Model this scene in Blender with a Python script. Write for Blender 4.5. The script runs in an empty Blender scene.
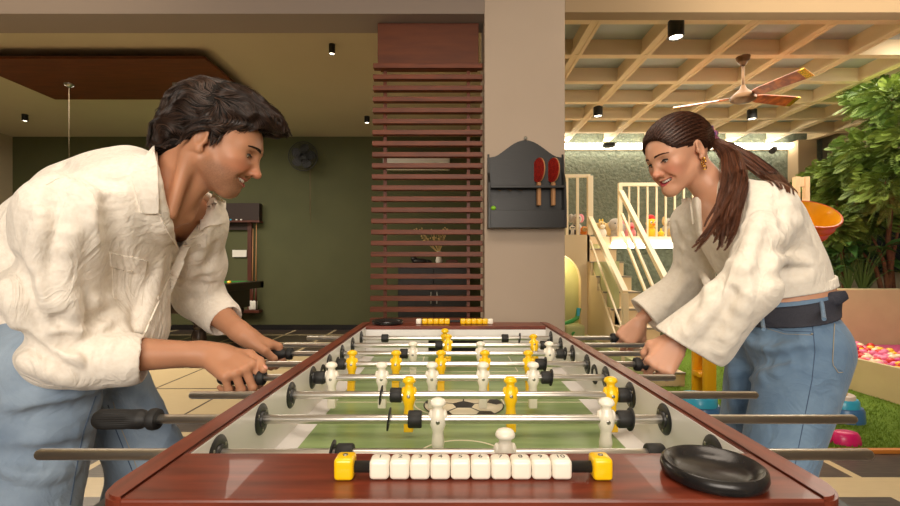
import bpy, bmesh, math, random
import numpy as np
from mathutils import Vector, Matrix
random.seed(7); RNG = np.random.default_rng(7)
SC = bpy.context.scene; COL = SC.collection
F = 460.0; CX = 450.0; HY = 266.0; CZ = 1.13          # camera: focal px, centre, horizon, height
def W(px, py, Y): return Vector(((px-CX)/F*Y, Y, CZ-(py-HY)/F*Y))

# ---------------------------------------------------------------- materials
def srgb(r, g, b):
    f = lambda c: (c/255/12.92) if c/255 <= .04045 else ((c/255+.055)/1.055)**2.4
    return (f(r), f(g), f(b), 1)
def nm(name):
    m = bpy.data.materials.new(name); m.use_nodes = True
    return m, m.node_tree, m.node_tree.nodes['Principled BSDF']
def mat(name, col, rough=.5, metal=0, col2=None, nscale=8, stretch=(1,1,1), bump=0, bscale=60, detail=4, coat=0, spec=.5, sheen=0, sss=0, contrast=.2, bstretch=(1,1,1), emit=0, attr=None, bdist=.002, wr=None):
    m, nt, b = nm(name); N = nt.nodes; L = nt.links
    b.inputs['Base Color'].default_value = col; b.inputs['Roughness'].default_value = rough
    b.inputs['Metallic'].default_value = metal; b.inputs['Specular IOR Level'].default_value = spec
    b.inputs['Coat Weight'].default_value = coat; b.inputs['Sheen Weight'].default_value = sheen
    if sss: b.inputs['Subsurface Weight'].default_value = sss; b.inputs['Subsurface Radius'].default_value = (.012,.005,.003); b.inputs['Subsurface Scale'].default_value = 1
    if emit: b.inputs['Emission Color'].default_value = col; b.inputs['Emission Strength'].default_value = emit
    tc = N.new('ShaderNodeTexCoord')
    if col2 is not None:
        mp = N.new('ShaderNodeMapping'); mp.inputs['Scale'].default_value = stretch
        n = N.new('ShaderNodeTexNoise'); n.inputs['Scale'].default_value = nscale; n.inputs['Detail'].default_value = detail
        r = N.new('ShaderNodeValToRGB'); r.color_ramp.elements[0].position = .5-contrast; r.color_ramp.elements[1].position = .5+contrast
        r.color_ramp.elements[0].color = col; r.color_ramp.elements[1].color = col2
        L.new(tc.outputs['Object'], mp.inputs[0]); L.new(mp.outputs[0], n.inputs[0]); L.new(n.outputs[0], r.inputs[0])
        L.new(r.outputs[0], b.inputs['Base Color'])
        src = r.outputs[0]
    else: src = None
    if attr:
        a = N.new('ShaderNodeVertexColor'); a.layer_name = attr
        if src:
            mx = N.new('ShaderNodeMix'); mx.data_type = 'RGBA'; mx.blend_type = 'MULTIPLY'; mx.inputs[0].default_value = 1
            L.new(src, mx.inputs[6]); L.new(a.outputs[0], mx.inputs[7]); L.new(mx.outputs[2], b.inputs['Base Color'])
        else: L.new(a.outputs[0], b.inputs['Base Color'])
    if bump:
        mp2 = N.new('ShaderNodeMapping'); mp2.inputs['Scale'].default_value = bstretch
        n2 = N.new('ShaderNodeTexNoise'); n2.inputs['Scale'].default_value = bscale; n2.inputs['Detail'].default_value = 5
        bu = N.new('ShaderNodeBump'); bu.inputs['Strength'].default_value = bump; bu.inputs['Distance'].default_value = bdist
        L.new(tc.outputs['Object'], mp2.inputs[0]); L.new(mp2.outputs[0], n2.inputs[0]); L.new(n2.outputs[0], bu.inputs['Height']); L.new(bu.outputs[0], b.inputs['Normal'])
        if wr:                                  # cloth creases: ridged, stretched noise
            n3 = N.new('ShaderNodeTexNoise'); n3.inputs['Scale'].default_value = wr[0]; n3.inputs['Detail'].default_value = 3; n3.inputs['Distortion'].default_value = 1.6
            mp3 = N.new('ShaderNodeMapping'); mp3.inputs['Scale'].default_value = wr[2]; mp3.inputs['Rotation'].default_value = (.3,.5,.4); L.new(tc.outputs['Object'], mp3.inputs[0]); L.new(mp3.outputs[0], n3.inputs[0])
            m1 = N.new('ShaderNodeMath'); m1.operation = 'SUBTRACT'; m1.inputs[1].default_value = .5; m2 = N.new('ShaderNodeMath'); m2.operation = 'ABSOLUTE'; m3 = N.new('ShaderNodeMath'); m3.operation = 'SUBTRACT'; m3.inputs[0].default_value = .5; L.new(n3.outputs[0], m1.inputs[0]); L.new(m1.outputs[0], m2.inputs[0]); L.new(m2.outputs[0], m3.inputs[1])
            b3 = N.new('ShaderNodeBump'); b3.inputs['Strength'].default_value = 1; b3.inputs['Distance'].default_value = wr[1]; L.new(m3.outputs[0], b3.inputs['Height']); L.new(b3.outputs[0], bu.inputs['Normal'])
    return m
M = {}
M['table_wood'] = mat('table_wood', srgb(72,26,16), .34, col2=srgb(132,58,38), nscale=5, stretch=(2,14,14), coat=.12, detail=8, contrast=.3)
M['table_wood_y'] = mat('table_wood_lengthwise', srgb(88,36,22), .36, col2=srgb(130,58,38), nscale=5, stretch=(14,2,14), coat=.1, detail=8, contrast=.3)
M['slat_wood'] = mat('slat_wood', srgb(98,43,13), .5, col2=srgb(128,60,24), nscale=4, stretch=(1.5,12,12), detail=6)
M['panel_wood'] = mat('panel_wood', srgb(88,38,8), .55, col2=srgb(110,52,14), nscale=3, stretch=(1,8,8), detail=6)
M['laminate'] = mat('white_laminate', srgb(226,222,220), .35)
M['steel'] = mat('steel_rod', srgb(226,222,216), .30, 1, bump=.06, bscale=40)
M['blackplastic'] = mat('black_plastic', srgb(30,30,32), .42)
M['rubber'] = mat('black_rubber', srgb(24,23,23), .6)
M['castiron'] = mat('black_glazed_metal', srgb(34,33,34), .25, .4, col2=srgb(52,50,50), nscale=30, bump=.3, bscale=50)
M['yplastic'] = mat('yellow_plastic', srgb(246,196,12), .3, coat=.3)
M['wplastic'] = mat('ivory_plastic', srgb(240,232,216), .3, coat=.3)
M['ink'] = mat('black_ink', srgb(25,25,28), .5)
M['screw'] = mat('screw_metal', srgb(170,168,160), .3, 1)
M['wall_green'] = mat('olive_green_paint', srgb(86,88,56), .75, col2=srgb(81,83,52), nscale=2)
M['wall_beige'] = mat('beige_paint', srgb(172,156,128), .8, col2=srgb(166,150,122), nscale=2)
M['pillar_paint'] = mat('taupe_paint', srgb(196,178,160), .8, col2=srgb(190,172,154), nscale=1.5)
M['ceil_paint'] = mat('ceiling_paint', srgb(206,194,170), .85, col2=srgb(200,188,164), nscale=1)
M['beam_paint'] = mat('beam_paint', srgb(168,144,112), .8); M['beam_grey'] = mat('mauve_beam_paint', srgb(148,134,124), .8)
M['grid_paint'] = mat('coffer_paint', srgb(236,214,178), .7)
M['grid_panel'] = mat('coffer_panel', srgb(186,196,200), .8, col2=srgb(176,186,190), nscale=3)
M['play_paint'] = mat('cream_play_paint', srgb(226,204,168), .6)
M['play_green'] = mat('pale_green_play_paint', srgb(196,200,150), .6)
M['black_paint'] = mat('black_satin_paint', srgb(30,29,30), .4, bump=.15, bscale=12, bdist=.004, bstretch=(1,1,6))
M['baize'] = mat('green_baize', srgb(40,110,40), .95)
M['darkwood'] = mat('dark_table_wood', srgb(34,24,20), .35, col2=srgb(48,32,24), nscale=6)
M['rackwood'] = mat('cue_rack_wood', srgb(92,42,28), .45, col2=srgb(74,32,22), nscale=5, stretch=(6,6,1))
M['rackdark'] = mat('dark_rack_panel', srgb(44,24,18), .6)  # plain dark tone for the rack's top box and cross panel
M['nail_pink'] = mat('pink_red_nail', srgb(220,60,110), .25)
M['white'] = mat('white_part', srgb(235,232,225), .5)
M['lens'] = mat('lamp_lens', (1,.86,.66,1), .5, emit=9)
M['led'] = mat('led_strip', (1,.93,.78,1), .5, emit=17)
M['gold'] = mat('gold', srgb(220,170,70), .25, 1)
M['brass'] = mat('brass', srgb(112,84,58), .45, .8)
def plastic(n, r, g, b, rough=.35): 
    if n not in M: M[n] = mat(n, srgb(r,g,b), rough, coat=.2)
    return M[n]
plastic('red_plastic',215,40,40); plastic('pink_plastic',214,30,110); plastic('cyan_plastic',60,180,225); plastic('blue_plastic',70,120,175)
plastic('sun_plastic',248,190,40); plastic('orange_plastic',224,92,28); plastic('amber_plastic',250,182,24); plastic('magenta_plastic',200,50,130); plastic('lime_plastic',140,205,40); plastic('green_plastic',70,170,90); plastic('purple_plastic',130,50,110)
plastic('white_plastic',240,225,215)
M['plush_grey'] = mat('grey_plush', srgb(176,168,158), .95, sheen=.5, bump=.5, bscale=150)
M['plush_white'] = mat('white_plush', srgb(226,222,212), .95, sheen=.5, bump=.5, bscale=150)
M['plush_black'] = mat('black_plush', srgb(36,34,34), .95, sheen=.3, bump=.5, bscale=150)
M['plush_tan'] = mat('tan_plush', srgb(210,180,120), .95, sheen=.5, bump=.5, bscale=150)
M['plush_yellow'] = mat('yellow_plush', srgb(240,200,40), .95, sheen=.5, bump=.5, bscale=150)
M['plush_red'] = mat('red_plush', srgb(200,40,40), .95, sheen=.5, bump=.5, bscale=150)
M['plush_orange'] = mat('orange_plush', srgb(226,130,40), .95, sheen=.5, bump=.5, bscale=150)
M['plush_pink'] = mat('pink_plush', srgb(220,130,140), .95, sheen=.5, bump=.5, bscale=150)

# ---------------------------------------------------------------- object helpers
def link(o, parent=None, m=None):
    COL.objects.link(o)
    if parent: o.parent = parent
    if m is not None:
        for x in (m if isinstance(m, (list, tuple)) else [m]): o.data.materials.append(M[x] if isinstance(x, str) else x)
    return o
def obj(name, bm, m, parent=None, smooth=False, loc=None):
    me = bpy.data.meshes.new(name); bm.normal_update(); bm.to_mesh(me); bm.free()
    if smooth:
        me.polygons.foreach_set('use_smooth', [True]*len(me.polygons))
        try: me.set_sharp_from_angle(angle=math.radians(smooth if smooth is not True else 50))
        except Exception: pass
    o = link(bpy.data.objects.new(name, me), parent, m)
    if loc is not None: o.location = loc
    return o
def tag(o, label, cat, group=None, kind=None):
    if label: o['label'] = label
    if cat: o['category'] = cat
    if group: o['group'] = group
    if kind: o['kind'] = kind
    return o
def thing(name, label, cat, loc=(0,0,0), rz=0, group=None):
    o = bpy.data.objects.new(name, None); COL.objects.link(o); o.location = loc; o.rotation_euler = (0,0,rz)
    o.empty_display_size = .05
    return tag(o, label, cat, group)
def dup(root, loc, rz=None, label=None, group=None):
    def cp(o, par):
        c = o.copy(); COL.objects.link(c)
        if par: c.parent = par
        for ch in list(o.children): cp(ch, c)
        return c
    r = cp(root, None); r.location = loc
    if rz is not None: r.rotation_euler = (0,0,rz)
    if label: r['label'] = label
    if group: r['group'] = group
    return r
def struct(name, bm, m, parent=None, smooth=False):
    o = obj(name, bm, m, parent, smooth); 
    if not parent: o['kind'] = 'structure'
    return o
BM = bmesh.new
def box(bm, x0, x1, y0, y1, z0, z1, bev=0, mi=0, seg=2):
    r = bmesh.ops.create_cube(bm, size=1)
    vs = r['verts']
    for v in vs: v.co = Vector((x0+(v.co.x+.5)*(x1-x0), y0+(v.co.y+.5)*(y1-y0), z0+(v.co.z+.5)*(z1-z0)))
    fs = list({f for v in vs for f in v.link_faces})
    for f in fs: f.material_index = mi
    if bev:
        es = list({e for v in vs for e in v.link_edges})
        bmesh.ops.bevel(bm, geom=es, offset=bev, segments=seg, affect='EDGES', profile=.5)
    return bm
def boxm(*a, **k): return box(BM(), *a, **k)
def frame_axes(d):
    d = Vector(d).normalized(); u = Vector((0,0,1)) if abs(d.z) < .9 else Vector((1,0,0))
    a = d.cross(u).normalized(); b = d.cross(a).normalized(); return d, a, b
def tube(bm, pts, r, seg=12, caps=True, mi=0, flat=None):
    pts = [Vector(p) for p in pts]; n = len(pts); rs = r if isinstance(r, (list, tuple)) else [r]*n
    rings = []; pa = None
    for i, p in enumerate(pts):
        d = (pts[min(i+1,n-1)]-pts[max(i-1,0)]).normalized()
        if pa is None: _, a, b = frame_axes(d)
        else:
            a = (pa - d*pa.dot(d)); a = a.normalized() if a.length > 1e-6 else frame_axes(d)[1]; b = d.cross(a)
        pa = a
        rings.append([bm.verts.new(p+(a*math.cos(2*math.pi*k/seg)*(1 if not flat else flat)+b*math.sin(2*math.pi*k/seg))*rs[i]) for k in range(seg)])
    for i in range(n-1):
        for k in range(seg):
            f = bm.faces.new((rings[i][k], rings[i][(k+1)%seg], rings[i+1][(k+1)%seg], rings[i+1][k])); f.material_index = mi; f.smooth = True
    if caps:
        f = bm.faces.new(rings[0][::-1]); f.material_index = mi
        f = bm.faces.new(rings[-1]); f.material_index = mi
    return bm
def lathe(bm, prof, seg=24, mat4=None, mi=0):
    """prof: (radius, z) list; revolve about z"""
    mat4 = mat4 or Matrix.Identity(4); rings = []
    for r, z in prof:
        if r < 1e-6: rings.append([bm.verts.new(mat4 @ Vector((0,0,z)))])
        else: rings.append([bm.verts.new(mat4 @ Vector((r*math.cos(2*math.pi*k/seg), r*math.sin(2*math.pi*k/seg), z))) for k in range(seg)])
    for a, b in zip(rings, rings[1:]):
        for k in range(seg):
            k2 = (k+1)%seg
            if len(a) == 1 and len(b) == 1: continue
            if len(a) == 1: f = bm.faces.new((a[0], b[k2], b[k]))
            elif len(b) == 1: f = bm.faces.new((a[k], a[k2], b[0]))
            else: f = bm.faces.new((a[k], a[k2], b[k2], b[k]))
            f.material_index = mi; f.smooth = True
    bmesh.ops.recalc_face_normals(bm, faces=bm.faces[:])
    return bm
def rotT(loc, rx=0, ry=0, rz=0, s=(1,1,1)):
    return Matrix.Translation(loc) @ Matrix.Rotation(rz,4,'Z') @ Matrix.Rotation(ry,4,'Y') @ Matrix.Rotation(rx,4,'X') @ Matrix.Diagonal((*s,1))
def ball(bm, c, r, seg=16, mi=0, rot=None):
    r = r if isinstance(r, (tuple, list)) else (r,r,r)
    T = Matrix.Translation(c) @ (rot.to_4x4() if rot is not None else Matrix.Identity(4)) @ Matrix.Diagonal((*r,1))
    res = bmesh.ops.create_uvsphere(bm, u_segments=seg, v_segments=max(6,seg//2), radius=1, matrix=T)
    for f in {f for v in res['verts'] for f in v.link_faces}: f.material_index = mi; f.smooth = True
    return bm
def prism(bm, pts, y0, y1, mi=0, axis='y'):
    """polygon pts (a,b) extruded along an axis"""
    mk = {'y': lambda a,b,t: (a,t,b), 'z': lambda a,b,t: (a,b,t), 'x': lambda a,b,t: (t,a,b)}[axis]
    A = [bm.verts.new(mk(a,b,y0)) for a,b in pts]; B = [bm.verts.new(mk(a,b,y1)) for a,b in pts]
    fs = [bm.faces.new(A), bm.faces.new(B[::-1])]
    n = len(pts)
    for i in range(n): fs.append(bm.faces.new((A[(i+1)%n], A[i], B[i], B[(i+1)%n])))
    for f in fs: f.material_index = mi
    bmesh.ops.recalc_face_normals(bm, faces=fs)
    return bm
def text(name, s, size, m, parent, loc, rot, ext=.0003, align='CENTER'):
    c = bpy.data.curves.new(name, 'FONT'); c.body = s; c.size = size; c.extrude = ext; c.align_x = align; c.align_y = 'CENTER'
    o = bpy.data.objects.new(name, c); COL.objects.link(o)
    dg = bpy.context.evaluated_depsgraph_get(); me = bpy.data.meshes.new_from_object(o.evaluated_get(dg))
    bpy.data.objects.remove(o)
    o = bpy.data.objects.new(name, me); COL.objects.link(o); me.materials.clear(); me.materials.append(M[m])
    o.parent = parent; o.location = loc; o.rotation_euler = rot
    return o

# ---------------------------------------------------------------- signed distance modelling
def V3(p): return np.array(p, dtype=np.float32)
class SDF:
    def __init__(s): s.ops = []; s.disp = None
    def add(s, mode, fn, c, r, k): s.ops.append((mode, fn, np.array(c, dtype=np.float32), float(r), float(k))); return s
    def cap(s, a, b, ra, rb=None, k=.02, mode='u'):
        rb = ra if rb is None else rb; a = V3(a); b = V3(b); ab = b-a; L2 = float(ab@ab)+1e-12
        def fn(P):
            t = np.clip(((P-a)@ab)/L2, 0, 1); return np.linalg.norm(P-a-t[:,None]*ab, axis=1)-(ra+(rb-ra)*t)
        return s.add(mode, fn, (a+b)/2, math.sqrt(L2)/2+max(ra,rb), k)
    def ell(s, c, r, R=None, k=.02, mode='u'):
        c = V3(c); r = V3(r if isinstance(r,(tuple,list)) else (r,r,r)); R = np.eye(3,dtype=np.float32) if R is None else np.array(R, dtype=np.float32)
        def fn(P):
            q = (P-c)@R; k0 = np.linalg.norm(q/r, axis=1); k1 = np.linalg.norm(q/(r*r), axis=1)+1e-9
            return k0*(k0-1)/k1
        return s.add(mode, fn, c, float(r.max()), k)
    def box(s, c, h, R=None, rad=.005, k=.01, mode='u'):
        c = V3(c); h = V3(h); R = np.eye(3,dtype=np.float32) if R is None else np.array(R, dtype=np.float32)
        def fn(P):
            q = np.abs((P-c)@R)-h+rad; return np.linalg.norm(np.maximum(q,0),axis=1)+np.minimum(q.max(axis=1),0)-rad
        return s.add(mode, fn, c, float(np.linalg.norm(h)), k)
    def plane(s, p, n, k=.004):        # cut away the side n points to
        p = V3(p); n = V3(n); n = n/np.linalg.norm(n)
        return s.add('s', lambda P: -((P-p)@n), (0,0,0), 1e6, k)
    def halfcut(s, p, n, ylo, yhi, k=.004):
        p = V3(p); n = V3(n); n = n/np.linalg.norm(n)
        return s.add('s', lambda P: np.maximum(np.maximum(-((P-p)@n), P[:,1]-yhi), ylo-P[:,1]), (0,0,0), 1e6, k)
    def pxcut(s, poly, ymax, k=.006, ymin=0):
        """cut an opening whose outline is poly, through everything nearer than ymax"""
        C = V3((0,0,CZ)); q = [V3(((x-CX)/F, 1, -(y-HY)/F)) for x, y in poly]; cen = sum(q)/len(q); Ns = []
        for i in range(len(q)):
            n = np.cross(q[i], q[(i+1)%len(q)]); n /= np.linalg.norm(n); Ns.append((n if n@cen < 0 else -n).astype(np.float32))
        def fn(P):
            d = P[:,1]-ymax
            for n in Ns: d = np.maximum(d, (P-C)@n)
            return np.maximum(d, ymin-P[:,1])
        return s.add('s', fn, (0,0,0), 1e6, k)
    def inside(s, T, G, off=.010, k=.02):
        """union with shape T kept off below the surface of garment G"""
        
        lo = np.min([o[2]-o[3] for o in T.ops], axis=0); hi = np.max([o[2]+o[3] for o in T.ops], axis=0)
        def fn(P):
            d = T.ev(P); m = d < .05
            if m.any(): c = P[m].mean(0); d[m] = np.maximum(d[m], G.ev(P[m], c, float(np.linalg.norm(P[m]-c,axis=1).max()))+off)
            return d
        return s.add('u', fn, (lo+hi)/2, float(np.linalg.norm(hi-lo))/2, k)
    def chain(s, pts, rs, k=.02, mode='u'):
        for i in range(len(pts)-1): s.cap(pts[i], pts[i+1], rs[i], rs[i+1], k, mode)
        return s
    def ev(s, P, c=None, rad=0):
        d = np.full(len(P), 1e3, dtype=np.float32)
        for mode, fn, oc, orr, k in s.ops:
            if c is not None and np.linalg.norm(oc-c) > orr+rad+max(.03,k+.012): continue
            e = fn(P)
            if mode == 'u': h = np.maximum(k-np.abs(d-e),0)/k; d = np.minimum(d,e)-h*h*k*.25
            else: h = np.maximum(k-np.abs(d+e),0)/k; d = np.maximum(d,-e)+h*h*k*.25
        if s.disp is not None: d = d+s.disp(P)
        return d
    def mesh(s, h, n=24, skip=None):
        lo = np.min([o[2]-o[3] for o in s.ops if o[0]=='u'], axis=0)-.02; hi = np.max([o[2]+o[3] for o in s.ops if o[0]=='u'], axis=0)+.02
        nb = np.ceil((hi-lo)/(h*n)).astype(int); keys = []; poss = []; quads = []
        ii = np.stack(np.meshgrid(*[np.arange(x) for x in nb], indexing='ij'), -1).reshape(-1,3)
        cen = (lo+(ii+.5)*h*n).astype(np.float32); dc = s.ev(cen); act = ii[np.abs(dc) < h*n*.87*1.4+.03]
        if skip is not None: cen = (lo+(act+.5)*h*n).astype(np.float32); act = act[~(skip(cen) < -.055)]
        g = np.stack(np.meshgrid(*[np.arange(n+1)]*3, indexing='ij'), -1).reshape(-1,3)
        K = lambda c: (c[...,0].astype(np.int64)+8)*100000000+(c[...,1]+8)*10000+(c[...,2]+8)
        for b in act:
            base = b*n; P = (lo+(base+g)*h).astype(np.float32)
            d = s.ev(P, lo+(base+n/2)*h, h*n*.87).reshape(n+1,n+1,n+1)
            if d.min() > 0 or d.max() < 0: continue
            ins = d < 0
            cnt = np.zeros((n,n,n), np.float32); acc = np.zeros((n,n,n,3), np.float32)
            for ax in range(3):
                sl0 = [slice(None)]*3; sl1 = [slice(None)]*3; sl0[ax] = slice(0,n); sl1[ax] = slice(1,n+1)
                a = d[tuple(sl0)]; c = d[tuple(sl1)]; cr = (a<0) != (c<0)
                t = np.where(cr, a/np.where(a==c,1,a-c), 0)
                o1, o2 = [x for x in range(3) if x != ax]
                for u in (0,1):
                    for v in (0,1):
                        q = [slice(None)]*3; q[ax] = slice(0,n); q[o1] = slice(u,u+n); q[o2] = slice(v,v+n); q = tuple(q)
                        m = cr[q].astype(np.float32); cnt += m; acc[...,ax] += t[q]*m; acc[...,o1] += u*m; acc[...,o2] += v*m
                # quads; base samples in [0,n) on all axes
                q = (slice(0,n),)*3; e = np.argwhere(cr[q])
                if len(e):
                    fl = (a[q][tuple(e.T)] < 0)
                    e = e+base; z1 = np.zeros(3,int); z1[o1] = 1; z2 = np.zeros(3,int); z2[o2] = 1
                    Q = np.stack([K(e-z1-z2), K(e-z2), K(e), K(e-z1)], 1)
                    if ax == 1: fl = ~fl
                    Q[~fl] = Q[~fl][:,::-1]; quads.append(Q)
            m = cnt > 0; cc = np.argwhere(m)
            if len(cc): keys.append(K(cc+base)); poss.append(lo+(cc+base+acc[m]/cnt[m][:,None])*h)
        keys = np.concatenate(keys); poss = np.concatenate(poss); quads = np.concatenate(quads)
        o = np.argsort(keys); keys = keys[o]; poss = poss[o]
        idx = np.searchsorted(keys, quads); idx = np.minimum(idx, len(keys)-1); ok = (keys[idx] == quads).all(1)
        return poss.astype(np.float32), idx[ok]
    def build(s, name, h, m, parent=None, col=None, matsel=None, skip=None):
        v, q = s.mesh(h, skip=skip); me = bpy.data.meshes.new(name)
        me.vertices.add(len(v)); me.vertices.foreach_set('co', v.ravel())
        me.loops.add(len(q)*4); me.loops.foreach_set('vertex_index', q.ravel().astype(np.int32))
        me.polygons.add(len(q)); me.polygons.foreach_set('loop_start', np.arange(len(q),dtype=np.int32)*4)
        me.polygons.foreach_set('use_smooth', np.ones(len(q),dtype=bool))
        if matsel is not None: me.polygons.foreach_set('material_index', matsel(v[q].mean(1)).astype(np.int32))
        me.update(calc_edges=True); me.validate()
        if col is not None:
            at = me.color_attributes.new('tint','FLOAT_COLOR','POINT'); c = np.ones((len(v),4),np.float32); c[:,:3] = col(v); at.data.foreach_set('color', c.ravel())
        return link(bpy.data.objects.new(name, me), parent, m)
    def hit(s, px, py, y0=.4, y1=3):
        """first surface point seen along camera rays (px,py arrays)"""
        px = np.atleast_1d(np.asarray(px,float)); py = np.atleast_1d(np.asarray(py,float))
        D = np.stack([(px-CX)/F, np.ones_like(px), -(py-HY)/F], 1); D /= np.linalg.norm(D,axis=1)[:,None]
        t = np.full(len(px), y0); O = np.array([0,0,CZ])
        for _ in range(120):
            d = s.ev((O+D*t[:,None]).astype(np.float32)); t += np.clip(d,-.02,.05)*.7
        P = O+D*t[:,None]; e = .003; G = []
        for ax in range(3):
            o = np.zeros(3); o[ax] = e
            G.append(s.ev((P+o).astype(np.float32))-s.ev((P-o).astype(np.float32)))
        Nn = np.stack(G,1); Nn /= np.linalg.norm(Nn,axis=1)[:,None]+1e-9
        return P, Nn
def lerp(a, b, t): return a+(b-a)*t
def polyline(pts, n):
    pts = np.array(pts, float); d = np.r_[0, np.cumsum(np.linalg.norm(np.diff(pts,axis=0),axis=1))]
    t = np.linspace(0, d[-1], n); return np.stack([np.interp(t, d, pts[:,i]) for i in range(pts.shape[1])], 1)
def patch(sd, quad, nu, nv, off, th, name, m, parent, smooth=True):
    """cloth patch lying on a garment: quad = four (px,py) corners"""
    u = np.linspace(0,1,nu); v = np.linspace(0,1,nv); q = np.array(quad,float)
    G = np.array([[lerp(lerp(q[0],q[1],a), lerp(q[3],q[2],a), b) for a in u] for b in v]).reshape(-1,2)
    P, N = sd.hit(G[:,0], G[:,1]); bm = BM(); ok = P[:,1] < np.percentile(P[:,1],25)+.10
    for r in range(nv):
        R_ = range(r*nu,(r+1)*nu); v_ = [i for i in R_ if ok[i]] or [i for i in range(len(P)) if ok[i]]
        for i in R_:
            if not ok[i]: q_ = min(v_, key=lambda t: abs(t-i)); P[i] = np.array(W(G[i,0],G[i,1],P[q_][1])); N[i] = N[q_]
    top = [bm.verts.new(p+n*(off+th)) for p,n in zip(P,N)]; bot = [bm.verts.new(p-n*.002) for p,n in zip(P,N)]
    I = lambda i,j: j*nu+i
    for j in range(nv-1):
        for i in range(nu-1):
            bm.faces.new((top[I(i,j)],top[I(i+1,j)],top[I(i+1,j+1)],top[I(i,j+1)])); bm.faces.new((bot[I(i,j)],bot[I(i,j+1)],bot[I(i+1,j+1)],bot[I(i+1,j)]))
    bd = [I(i,0) for i in range(nu)]+[I(nu-1,j) for j in range(1,nv)]+[I(i,nv-1) for i in range(nu-2,-1,-1)]+[I(0,j) for j in range(nv-2,0,-1)]
    for a, b in zip(bd, bd[1:]+bd[:1]): bm.faces.new((top[b],top[a],bot[a],bot[b]))
    bmesh.ops.recalc_face_normals(bm, faces=bm.faces[:])
    return obj(name, bm, m, parent, smooth=60)
def seam(sd, path, r, name, m, parent, n=None, off=0, bm=None):
    n = n or max(4, int(sum(math.dist(a,b) for a,b in zip(path,path[1:]))/4))
    g = polyline(path, n); P, N = sd.hit(g[:,0], g[:,1]); own = bm is None; bm = bm or BM()
    tube(bm, [p+q*off for p,q in zip(P,N)], r, 6)
    return obj(name, bm, m, parent, True) if own else bm
def strands(bm, guides, n, spread, r, seg=12, wav=0, taper=True, sides=3, mi=0, jit=.3, rnd=None):
    """tubes following interpolations between guide polylines"""
    rnd = rnd or random
    gs = [polyline(g, seg) for g in guides]
    for _ in range(n):
        i = rnd.randrange(max(1,len(gs)-1)) if len(gs) > 1 else 0; t = rnd.random()
        base = gs[i]*(1-t)+gs[min(i+1,len(gs)-1)]*t
        off = np.array([rnd.gauss(0,1) for _ in range(3)])*spread; o2 = np.array([rnd.gauss(0,1) for _ in range(3)])*spread*jit
        ph = rnd.random()*6.28; k = np.linspace(0,1,seg)[:,None]
        P = base+off+o2*k*2; 
        if wav:
            wv = np.array([rnd.gauss(0,1) for _ in range(3)])*wav; P = P+np.sin(k*9+ph)*wv*k
        m = max(3, int(seg*rnd.uniform(.75,1))); P = P[:m]
        rr = [r*(1-.85*(j/(m-1))**2) if taper else r for j in range(m)]
        tube(bm, P, rr, sides, False, mi)
    return bm

def snap(sd, P, off, it=3):
    P = P.astype(np.float32); e = .002
    for _ in range(it):
        d = sd.ev(P); G = np.stack([sd.ev(P+np.eye(3,dtype=np.float32)[k]*e)-d for k in range(3)],1); n = G/(np.linalg.norm(G,axis=1)[:,None]+1e-9); P = P-n*np.clip(d-off,-.02,.02)[:,None]
    return P, n
def hair_mesh(name, P, r, m, parent, cols):
    """P (N,K,3) strand points -> one mesh of tapering three-sided strands; cols (N,3)"""
    N, K, _ = P.shape; T = np.gradient(P, axis=1); T /= np.linalg.norm(T,axis=2)[...,None]+1e-9
    A = np.cross(T, np.array([.3,.5,.8])); A /= np.linalg.norm(A,axis=2)[...,None]+1e-9; B = np.cross(T, A); r = np.broadcast_to(r, (N,K))[...,None]
    V = np.stack([P+(A*math.cos(q)+B*math.sin(q))*r for q in (0,2.094,4.189)], 2).reshape(-1,3).astype(np.float32)
    n, k, s = np.meshgrid(np.arange(N), np.arange(K-1), np.arange(3), indexing='ij'); b = (n*K+k)*3; s2 = (s+1)%3; Q = np.stack([b+s, b+s2, b+3+s2, b+3+s], -1).reshape(-1,4)
    me = bpy.data.meshes.new(name); me.vertices.add(len(V)); me.vertices.foreach_set('co', V.ravel()); me.loops.add(len(Q)*4); me.loops.foreach_set('vertex_index', Q.ravel().astype(np.int32)); me.polygons.add(len(Q)); me.polygons.foreach_set('loop_start', np.arange(len(Q),dtype=np.int32)*4); me.polygons.foreach_set('use_smooth', np.ones(len(Q),dtype=bool)); me.update(calc_edges=True)
    at = me.color_attributes.new('tint','FLOAT_COLOR','POINT'); c = np.ones((N,K*3,4),np.float32); c[:,:,:3] = cols[:,None,:]; at.data.foreach_set('color', c.ravel())
    return link(bpy.data.objects.new(name, me), parent, m)
def grow(sd, seeds, flow, ln, K, lift, rng):
    """strands running over the surface of a hair volume along a flow field"""
    P, n = snap(sd, seeds, .0005); out = [P]; N = len(P); l = (ln*rng.uniform(.6,1.2,N))[:,None]; lf = rng.uniform(.1,1,N)*lift
    for k in range(1,K):
        d = flow(P); d = d-n*(d*n).sum(1)[:,None]; d /= np.linalg.norm(d,axis=1)[:,None]+1e-6; P = P+d*l/(K-1); P, n = snap(sd, P, .0005+(lf*(k/(K-1))**1.5), 2); out.append(P)
    return np.stack(out,1)
def mixcol(c1, c2, t): return np.array(c1[:3])[None]*(1-t[:,None])+np.array(c2[:3])[None]*t[:,None]
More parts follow.
